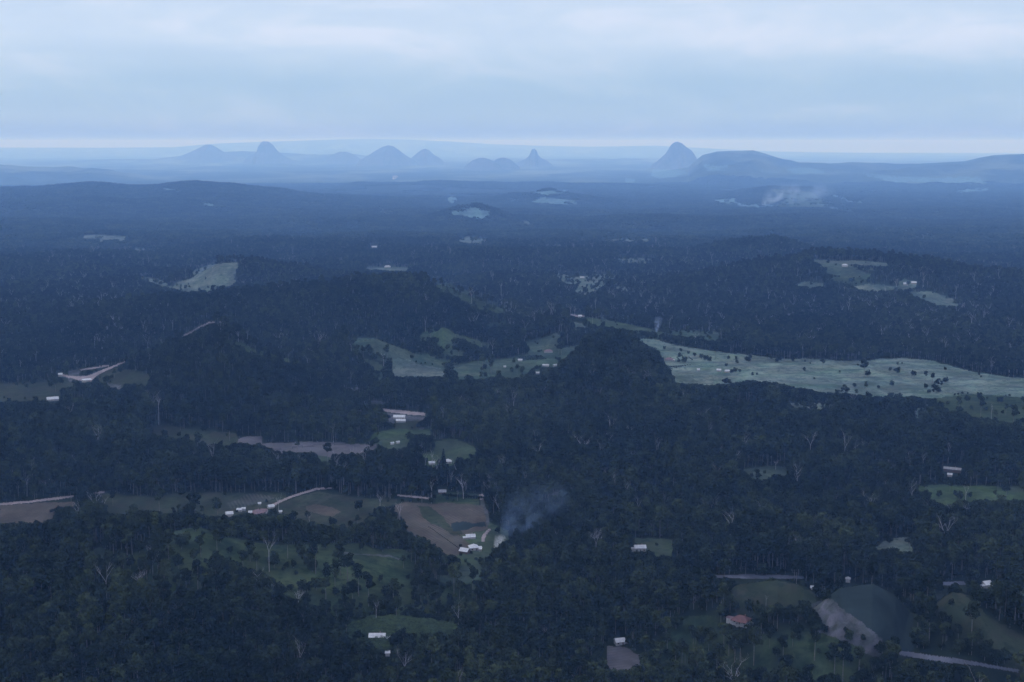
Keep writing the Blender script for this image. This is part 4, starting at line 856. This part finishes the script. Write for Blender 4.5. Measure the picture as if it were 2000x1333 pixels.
# ------------------------------------------------------------------ bare pale trees standing out of the forest
DEAD = [  # px, foot y, height in px, style, label
 (526,1118,75,1,'tall bare white tree standing alone on the grassy slope below the farm row'),
 (504,1190,72,0,'tall bare pale tree with a forked top below the grassy hill'),
 (533,1172,36,1,'short bare pale tree right of the tall forked one below the grassy hill'),
 (582,1195,55,0,'leaning bare pale tree with spread limbs in the lower left forest'),
 (147,1250,62,0,'bare white tree in the bottom left corner of the forest'),
 (205,1262,30,1,'short bare pale stub near the bottom left corner'),
 (272,1160,46,2,'bare pale tree with a bushy broken crown in the lower left forest'),
 (290,1095,34,0,'small Y-shaped bare tree above the bushy broken one'),
 (338,1240,50,2,'twiggy bluish bare tree in the bottom left forest'),
 (250,1255,45,2,'faint twiggy bare tree between the corner tree and the bluish one'),
 (735,1216,44,1,'bare hooked pole of a tree rising from the banana patch crest'),
 (702,950,38,0,'bare pale tree leaning over the dark hedge above the brown strip field'),
 (790,960,30,0,'small bare tree at the top left of the track by the row of trees'),
 (742,995,36,0,'bare spreading tree top among dark trees left of the ploughed field'),
 (757,1020,32,2,'bare twiggy tree in the dark grove left of the ploughed field'),
 (781,1032,52,1,'thin pale trunk at the left corner of the red-brown ploughed field'),
 (854,945,58,1,'thin tall pale trunk under the dark pine'),
 (905,975,56,0,'tall bare tree standing in the row of small trees'),
 (882,958,40,1,'thin pale trunk left of the tall bare tree in the tree row'),
 (957,962,34,2,'bare twiggy tree right of the tree row'),
 (1027,962,42,1,'bright bare forked tree in the centre forest'),
 (1077,935,40,0,'wide Y-shaped bare tree above the bright forked one'),
 (1186,922,26,0,'white V-shaped bare tree in the centre right forest'),
 (1304,1022,34,0,'bare branching tree in the middle of the right forest'),
 (1389,1008,30,1,'bare tree right of the branching one in the right forest'),
 (1165,1085,42,2,'wide bare white crown like antlers in the lower centre forest'),
 (1194,1108,26,1,'short bright bare trunk below the antler-like bare crown'),
 (1333,1105,34,0,'crooked bare tree below the green square clearing'),
 (1460,1075,30,0,'bare forked tree at the right edge of the lower centre forest'),
 (1367,884,30,1,'pale bare trunk top in the upper right forest'),
 (1324,890,18,1,'pale bare stub left of the pale trunk top'),
 (1515,918,24,0,'crooked bare tree at the top edge of the small grey clearing'),
 (1547,900,44,1,'tall pale trunk behind the small grey clearing'),
 (1553,908,28,1,'shorter pale trunk beside the tall one behind the small grey clearing'),
 (1773,930,34,1,'bluish pale trunk left of the yellow-green field at the right'),
 (1884,1020,42,0,'forked pale tree below the yellow-green field at the right'),
 (1927,1022,34,0,'pale bare tree at the right edge below the yellow-green field'),
 (1886,985,40,1,'thin bare trunk crossing the yellow-green field at the right'),
 (1845,1092,30,2,'spreading bluish bare tree in the lower right forest'),
 (1681,1018,24,1,'small bare trunk in the right forest under the stand of tall trees'),
 (310,830,66,1,'tall thin white trunk left of the scrubby strip field'),
 (292,800,36,1,'thin white trunk beside and above the tall one at the left'),
 (394,804,22,0,'small bare tree on the dark hillside at the left'),
 (417,905,40,1,'pale trunk below the scrubby strip field'),
 (445,920,28,2,'twiggy bare tree right of the pale trunk below the strip field'),
 (495,945,44,0,'forked bare tree left of centre in the dark belt'),
 (530,950,38,1,'bare tree with short limbs in the dark belt of forest'),
 (580,945,42,0,'third bare forked tree in the dark belt of forest'),
 (343,960,30,1,'taller and left one of two pale trunks over the olive field'),
 (359,955,22,1,'shorter pale trunk right of its twin over the olive field'),
 (200,1005,42,0,'bare greyish tree in the dark clump left of the olive field'),
 (466,668,24,0,'bare tree on the crest beside the ridge track'),
 (484,674,32,1,'tall bare tree right of the crest tree beside the ridge track'),
 (494,705,22,1,'bare trunk below the crest clearing'),
 (639,680,22,1,'left thin bare trunk of a pair above the small ridge'),
 (686,697,34,1,'tall white trunk at the left tip of the fan-shaped paddock'),
 (749,715,30,1,'white trunk between the fan-shaped paddock and the tan field'),
 (831,648,32,1,'white trunk at the left of the green hill clearing'),
 (979,595,48,1,'very tall white trunk right of the sloping hill paddock'),
 (1018,632,26,0,'white forked tree above the small paddock in the centre'),
 (1068,575,28,1,'white trunk left of the dry clearing in the upper centre'),
 (1096,655,28,1,'left of two pale trunks right of the small sloping paddock'),
 (1109,672,32,1,'right of two pale trunks right of the small sloping paddock'),
 (1187,752,26,0,'pale forked tree low on the wooded knoll'),
 (1160,745,22,0,'small pale tree left of the forked one on the wooded knoll'),
 (1261,625,30,1,'white trunk above the small green paddock left'),
 (1312,638,20,1,'white trunk above the small green paddock right'),
 (1343,640,26,0,'white forked tree above the end of the small green paddock'),
 (1382,636,22,1,'white trunk above the far end of the small green paddock'),
 (1568,702,30,1,'white trunk at the upper edge of the wide grassland'),
 (1584,700,18,1,'short white trunk at the upper edge of the wide grassland'),
 (1666,700,34,1,'bluish white trunk over the upper edge of the grassland, rightwards'),
 (1260,824,34,1,'white trunk in the forest under the wooded knoll'),
 (1221,810,26,1,'thin white trunk left of the one under the wooded knoll'),
 (1366,882,28,1,'white trunk in the forest left of the grey clearing'),
 (1323,885,22,1,'bare trunk between two others in the right forest'),
 (1048,890,50,1,'very thin tall white trunk in the centre forest'),
 (1550,880,30,1,'thin pale trunk high in the right forest'),
 (1734,895,30,1,'thin pale trunk in the forest right'),
 (1788,825,26,1,'pale trunk against the small dry gap at the right'),
 (1030,1240,20,2,'small twiggy bare tree near the bottom centre'),
 (1063,1248,28,0,'bare white branching tree near the bottom centre'),
 (1075,1252,16,2,'little bare bush of twigs beside the branching tree near the bottom'),
 (985,1235,14,2,'low bare twigs on the banana hill shoulder'),
 (1408,1195,26,1,'pale stub above the red-roofed house'),
 (1085,1070,36,1,'pale bare tree right of the white smoke'),
 (1120,1160,22,1,'pale trunk low in the centre forest'),
 (605,1040,40,1,'thin grey trunk left of the brown strip field'),
 (544,1000,30,1,'thin pole-like bare tree beside the farm road'),
 (393,1195,40,1,'thin pale trunk in the dark lower left forest'),
 (430,1200,36,1,'faint pale trunk right of the thin one in the lower left'),
 (1496,1185,22,1,'bare thin tree on the edge of the mown knoll'),
]
dead_src = [[dead_geo(700 + 10 * s + k, 30, (.46, .42, .46)[s], s).mesh('bare_tree', M['deadwood']) for k in range(7)] for s in range(3)]
used = set()
for q, (px, py, hp, st, lb) in enumerate(DEAD):
    s, (x, y, z_) = ppm(px, py); ht = hp / s
    me = dead_src[st][q % 7]; o = link('bare_tree', me, None, (x, y, z_), rnd.uniform(0, 6.28))
    k = ht / 33.0; o.scale = (k * (.7 if st == 1 else .85) + .12, k * (.7 if st == 1 else .85) + .12, k)
    tag(o, lb, 'tree', 'bare pale trees standing out of the forest')
# more of them, not told apart, thick through the middle distance
grp = [((930,1300),(560,640),34,24,'thin pale bare trunk in the forest right of the sloping hill paddock'),
       ((1350,1930),(560,690),44,22,'thin pale bare trunk in the forest above the wide grassland'),
       ((1100,1900),(810,900),26,24,'pale bare trunk in the forest below the wide grassland'),
       ((560,960),(880,960),16,30,'pale bare trunk in the dark belt above the farm fields'),
       ((100,660),(640,700),16,24,'pale bare trunk on the wooded ridge at the left')]
for (xa, xb), (ya, yb), cnt_, hp, lb in grp:
    k = 0
    while k < cnt_:
        px, py = rnd.uniform(xa, xb), rnd.uniform(ya, yb); 
        if lab[int(py), int(px) + RX0] or lab[max(int(py - hp * .6), 0), int(px) + RX0]: continue
        s, (x, y, z_) = ppm(px, py); ht = hp * rnd.uniform(.8, 1.45) / s; o = link('bare_tree', dead_src[rnd.choice((1, 1, 1, 0))][k % 7], None, (x, y, z_), rnd.uniform(0, 6.28))
        q = ht / 33.; o.scale = (q * .7 + .1, q * .7 + .1, q); tag(o, lb, 'tree', lb + 's'); k += 1

# ------------------------------------------------------------------ paddock trees, pine, orchards, bananas
def plant(name, src, px, py, hp, ref_h, label, cat, group=None, wide=1.0):
    s, (x, y, z_) = ppm(px, py); k = hp / s / ref_h; o = empty(name, (x, y, z_), rnd.uniform(0, 6.28)); o.scale = (k * wide, k * wide, k)
    tag(o, label, cat, group); link('crown', src[0], o); link('trunk', src[1], o); return o
def src(seed, form, nl, size, mat):
    v, f, tm = gum_meshes(seed, nl, size, mat, form); return me_from('crown', v, f, M[mat]), tm.mesh('trunk', M['bark'])
S_round = [src(1200 + k, 'round', 520, 1.0, 'leaf_dark') for k in range(3)]
S_pine = src(1300, 'pine', 1200, 1.3, 'leaf_dark')
plant('pine_tree', S_pine, 866, 909, 32, 24, 'tall dark pine beside the pale house under the green clearing', 'tree')
PT = [(1275,693,16,'dark round tree at the top left corner of the wide grassland'),(1298,684,9,'small dark tree right of the corner tree on the wide grassland'),
 (1293,708,10,'dark tree just left of the red-roofed house in the grassland'),(1378,706,14,'dark tree at the lower end of the diagonal tree line'),(1385,708,13,'round dark tree ending the diagonal tree line'),
 (1370,702,11,'dark tree in the middle of the diagonal tree line'),(1357,697,9,'dark tree at the upper part of the diagonal tree line'),(1345,693,8,'dark tree near the top of the diagonal tree line'),(1330,688,8,'topmost dark tree of the diagonal tree line'),
 (1418,717,8,'small dark tree over the two white sheds of the grassland'),(1436,729,12,'dark round clump right of the two white sheds'),(1430,731,10,'dark clump touching the right white shed'),(1445,728,8,'rightmost dark tree of the clump by the sheds'),
 (1470,735,9,'dark tree alone right of the shed clump'),(1478,734,6,'little dark tree right of the lone tree past the shed clump'),(1517,709,9,'dark tree on the upper edge of the grassland'),
 (1742,756,13,'dark tree standing out in the right of the grassland'),(1669,757,9,'dark tree low in the centre of the grassland'),(1716,760,8,'dark tree left of the standing-out one'),(1669,757,6,'small low tree in the centre of the grassland'),
 (1815,770,9,'dark tree low at the right of the grassland'),(1676,716,6,'small bush high in the grassland'),(1762,712,5,'tiny bush near the upper right of the grassland'),(1590,742,5,'little bush on the lower grassland'),
 (1640,728,5,'tiny dark bush in the middle of the grassland'),(1752,560,8,'left of two dark round trees on the far right paddock'),(1774,558,9,'dark round tree between white shed and cream house'),(1632,520,6,'dark tree left of the far hilltop house'),
 (1242,1070,10,'dark tree behind the small white house in the square clearing'),(462,1003,7,'dark tree between the first two white sheds of the farm row'),(482,1008,8,'dark bush in the middle of the farm row'),
 (521,983,9,'dark tree on the slope above the farm row'),(494,1010,8,'dark bush under the long red-roofed house'),(509,1011,7,'second dark bush under the red-roofed houses'),
 (900,1088,9,'dark bush under the gabled shed by the ploughed field'),(921,1083,7,'dark bush under the hip-roofed farmhouse'),(899,1070,8,'dark bush at the field tip left of the farmhouse'),(909,1100,9,'rounded bush below the farm sheds'),
 (930,1096,8,'dark round bush below the farmhouse by the track'),(853,703,7,'small dark tree on the fan-shaped paddock edge'),(1128,540,6,'dark clump left of the far white shed on the dry clearing'),(1130,542,5,'second dark clump beside the far white shed')]
for q, (px, py, hp, lb) in enumerate(PT): plant('paddock_tree', S_round[q % 3], px, py, hp, 10.5, lb, 'tree', 'dark trees standing on the cleared ground', 1.0)
# tree row beside the upper track, and orchard rows
S_small = src(1400, 'round', 90, 2.2, 'leaf_dark')
def row(px0, py0, px1, py1, n, hp, label, cat='shrub', name='row_tree', jit=.5):
    for i in range(n):
        t = i / max(n - 1, 1); plant(name, S_small, px0 + (px1 - px0) * t + rnd.uniform(-jit, jit), py0 + (py1 - py0) * t + rnd.uniform(-.3, .3), hp * rnd.uniform(.8, 1.15), 10.5, label, cat, label + 's', 1.15)
row(868, 971, 948, 976, 17, 8, 'small tree in the spaced row beside the upper farm track', 'tree')
for k in range(4): row(1012 + k * 3, 699 + k * 2.0, 1056 + k * 3, 696 + k * 2.2, 13, 3.2, 'orchard shrub in the dark rows below the pinkish house', 'shrub', 'orchard_shrub', .3)
for k in range(5): row(1296 + k * 5, 716 + k * .4, 1312 + k * 9, 722 - k * 2.0, 7, 2.6, 'orchard shrub in the rows under the red-roofed grassland house', 'shrub', 'orchard_shrub', .3)
for k in range(4): row(1310 + k * 12, 700 - k * .4, 1316 + k * 12, 705 - k * .2, 5, 2.4, 'orchard shrub in the rows above the red-roofed grassland house', 'shrub', 'orchard_shrub', .3)
row(838, 1030, 905, 1079, 26, 2.2, 'low shrub in the dark line dividing the ploughed field', 'shrub', 'hedge_shrub', .6)
# banana plants: countless, one mass
ban = bpy.data.collections.new('banana_sources'); r = np.random.default_rng(5)
for k in range(2):
    m = MB()
    for i in range(9):
        a = i * 2.4 + k; c, s_ = math.cos(a), math.sin(a)
        for (q0, z0, w0, q1, z1, w1) in ((.1, 1.8, .25, .9, 3.1, .45), (.9, 3.1, .45, 1.9, 3.0, .4), (1.9, 3.0, .4, 2.6, 2.2, .1)):
            m.poly([(c * q0 - s_ * w0, s_ * q0 + c * w0, z0), (c * q0 + s_ * w0, s_ * q0 - c * w0, z0), (c * q1 + s_ * w1, s_ * q1 - c * w1, z1), (c * q1 - s_ * w1, s_ * q1 + c * w1, z1)])
    v, f = mb_arr(m); proto('b%d' % k, joined('banana_plant_%d' % k, [(v, f, M['leaf_banana'])]), ban)
bi = [k + 1 for k, f in enumerate(FL) if f[1] == 'banana'][0]; ii, jj = np.nonzero(gl == bi)
sel = rng.integers(0, len(ii), 2600); bx = cX[ii[sel], jj[sel]] + rng.uniform(-1.5, 1.5, 2600); by = cY[ii[sel], jj[sel]] + rng.uniform(-1.5, 1.5, 2600); bz = hgt(bx, by)
gn_scatter('banana_plantation', np.stack([bx, by, bz], 1), rng.integers(0, 2, 2600), rng.random(2600) * 6.28, np.stack([rng.uniform(.7, 1.2, 2600)] * 2, 1), ban, 'bright green banana plants on the low crest above the long shed')

# ------------------------------------------------------------------ the peaks on the plain
def peak(name, label, prof, d, depth, seed, rough=.10):
    d *= 2.05; depth *= 2.0; zb = -236.0; prof = np.array(prof, float); nx, ny = 170, 70; a, e = azel(prof[:, 0], prof[:, 1]); zc = HC + d * e
    az = np.linspace(a[0], a[-1], nx); zz = np.interp(az, a, zc); X0 = d * np.tan(az)
    v = np.linspace(-1, 1, ny); X0 = X0; Xg, Vg = np.meshgrid(X0, v, indexing='xy'); Hh = np.interp(Xg, X0, zz) - zb
    hmax = zz.max() - zb; Dp = depth * (0.35 + 0.65 * np.clip(Hh / hmax, 0, 1)); Yg = d + Vg * depth
    t = np.clip(np.abs(Vg * depth) / Dp, 0, 1); fall = (1 - t ** 1.5) ** 1.1
    nz = fbm(Xg, Yg, depth * .35, 4, seed)
    Zg = Hh * fall * (1 + rough * nz * np.clip(t * 3, 0, 1)) + rough * .45 * hmax * fbm(Xg, Yg, depth * .12, 3, seed + 5) * np.clip(t * 2, 0.16, 1) * fall + zb
    gi = np.arange(nx * ny).reshape(ny, nx); F_ = np.stack([gi[:-1, :-1].ravel(), gi[:-1, 1:].ravel(), gi[1:, 1:].ravel(), gi[1:, :-1].ravel()], 1)
    me = mesh_np(name, np.stack([Xg.ravel(), Yg.ravel(), Zg.ravel()], 1), F_, [M['rock']], smooth=True)
    tag(link(name, me), label, 'mountain', 'volcanic peaks on the coastal plain')
peak('mountain', 'broad low dome peak, leftmost of the hazy peaks', [(325,330),(345,312),(362,303),(380,294),(393,287),(402,283),(412,283),(420,287),(432,295),(442,300),(470,306),(500,325)], 21000, 900, 1)
peak('mountain', 'steep flat-topped crag, second of the hazy peaks from the left', [(470,325),(485,306),(499,300),(504,293),(508,281),(513,276.5),(524,277),(530,281),(538,291),(546,299),(556,305),(590,325)], 20000, 500, 2)
peak('mountain', 'low blunt hazy hill between the flat-topped crag and the triangular peak', [(625,325),(645,306),(655,300),(663,297),(676,297),(688,301),(700,308),(720,325)], 20500, 500, 3)
peak('mountain', 'wide triangular hazy peak left of the centre', [(690,330),(705,312),(720,304),(735,294),(748,287),(758,284),(768,286),(780,294),(793,304),(805,312),(830,330)], 19000, 800, 4)
peak('mountain', 'small pointed hazy peak just right of the wide triangular one', [(790,328),(803,309),(815,299),(824,293),(831,291),(838,294),(848,303),(860,310),(880,328)], 19500, 500, 5)
peak('mountain', 'left of two joined low humps near the centre', [(890,345),(908,326),(922,314),(934,309.5),(944,308.5),(954,311),(966,316),(985,330),(995,345)], 16000, 600, 6)
peak('mountain', 'right of two joined low humps near the centre', [(950,345),(962,318),(970,311),(980,308.5),(988,309),(998,313),(1008,321),(1030,345)], 16300, 500, 7)
peak('mountain', 'narrow spire with a knobbed top rising from a cone', [(990,335),(1012,317),(1026,311),(1033,305),(1036,299),(1038,293),(1040,291),(1042,292),(1044,290),(1046,293),(1048,294),(1051,303),(1057,309),(1068,314),(1095,335)], 18000, 420, 8, .03)
peak('mountain', 'tall sharp peak at the right, highest of the hazy peaks', [(1255,345),(1275,322),(1288,312),(1300,301),(1307,291),(1312,282),(1318,278),(1323,277),(1330,280),(1338,287),(1348,293),(1354,302),(1359,312),(1366,322),(1385,345)], 16500, 900, 9)

# ------------------------------------------------------------------ smoke
def smoke(label, px, py, w, h, drift, dens, color, seed, lift=0.0, thick=None):
    """w, h in photo pixels; drift > 0 leans to the right; real cloud of thin particles over the fire"""
    s, (x, y, z_) = ppm(px, py); Wm, Hm = w / s, h / s; Dm = thick or Wm * .6
    n = 20; m = MB(); rings = []
    P_ = []; Rr = []
    for k in range(9):
        t = k / 8; P_.append((drift * Wm * t, 0, Hm * (t * .96 + .02))); Rr.append(Wm * .5 * (.12 + .88 * t ** .8) * (1 - .75 * max(t - .8, 0) / .2))
    m.tube(P_, Rr, 14, True); m.f.append(tuple(reversed(range(14))))
    me = m.mesh('smoke', None) if False else None
    me = bpy.data.meshes.new('smoke'); me.from_pydata(m.v, [], m.f); me.update()
    mt = bpy.data.materials.new('smoke'); mt.use_nodes = True; nt = mt.node_tree; nt.nodes.clear()
    out = N(nt, 'ShaderNodeOutputMaterial'); pv = N(nt, 'ShaderNodeVolumePrincipled'); L(nt, pv.outputs[0], out.inputs['Volume'])
    pv.inputs['Color'].default_value = (*color, 1); pv.inputs['Anisotropy'].default_value = 0.0
    oc = N(nt, 'ShaderNodeTexCoord').outputs['Object']; sx = N(nt, 'ShaderNodeSeparateXYZ'); L(nt, oc, sx.inputs[0])
    t = mathn(nt, 'DIVIDE', sx.outputs[2], Hm)
    xx = mathn(nt, 'SUBTRACT', sx.outputs[0], mathn(nt, 'MULTIPLY', t, drift * Wm))
    rr = mathn(nt, 'MULTIPLY_ADD', mathn(nt, 'POWER', mathn(nt, 'MAXIMUM', t, .001), .8), .88 * Wm * .5, .12 * Wm * .5)
    q = mathn(nt, 'DIVIDE', mathn(nt, 'SQRT', mathn(nt, 'ADD', mathn(nt, 'POWER', mathn(nt, 'ABSOLUTE', xx), 2.0), mathn(nt, 'POWER', mathn(nt, 'ABSOLUTE', sx.outputs[1]), 2.0))), rr)
    soft = mathn(nt, 'SUBTRACT', 1.0, mathn(nt, 'POWER', q, 2.0), clamp=True)
    up = ramp(nt, t, [(0.0, 0.0), (0.06, 1.0), (0.45, 0.5), (1.0, 0.0)])
    nz = ramp(nt, noise(nt, vmul(nt, oc, (1, 1, 1), (seed, seed * 2.3, 0)), 5.5 / Wm, 4, .6, 1.0), [(0.42, 0.0), (0.62, 1.0)])
    dn = mathn(nt, 'MULTIPLY', mathn(nt, 'MULTIPLY', soft, up), mathn(nt, 'MULTIPLY', nz, dens / Wm))
    L(nt, dn, pv.inputs['Density']); me.materials.append(mt)
    o = link('smoke', me, None, (x, y, z_ + lift)); tag(o, label, 'smoke', kind='stuff'); return o
smoke('white smoke rising from a small fire beside the farmhouse', 966, 1077, 34, 34, .45, 7.0, (.85, .9, .95), 3)
smoke('thin blue smoke drifting over the dark trees', 985, 1064, 210, 112, .5, 1.5, (.42, .64, 1.0), 8, 6)
smoke('white smoke plume leaning right from the far green paddock', 1488, 404, 105, 46, .62, 4.0, (.62, .80, 1.0), 5)
smoke('thin blue wisp above the dark tree line beyond the small paddock', 1282, 650, 26, 34, .2, 3.0, (.5, .66, .95), 12)
smoke('long pale drift of smoke lying low to the right of the far white plume', 1540, 400, 190, 44, .4, 2.4, (.5, .72, 1.0), 17)
smoke('tiny far smoke puff on the plain left of centre', 768, 352, 22, 10, .3, 8.0, (.85, .9, .95), 21)

# ------------------------------------------------------------------ air
hz = MB(); hz.box(-98000, 98000, -98000, 98000, float(TZ.min()) - 15, 640)
me = bpy.data.meshes.new('haze'); me.from_pydata(hz.v, [], hz.f); mt = bpy.data.materials.new('haze'); mt.use_nodes = True
nt = mt.node_tree; nt.nodes.clear(); out = N(nt, 'ShaderNodeOutputMaterial'); pv = N(nt, 'ShaderNodeVolumePrincipled')
pv.inputs['Density'].default_value = HAZE_DENSITY; pv.inputs['Color'].default_value = (*HAZE_COLOR, 1); pv.inputs['Absorption Color'].default_value = (1, 1, 1, 1); pv.inputs['Anisotropy'].default_value = 0.0
L(nt, pv.outputs[0], out.inputs['Volume']); me.materials.append(mt); tag(link('haze', me), kind='stuff')
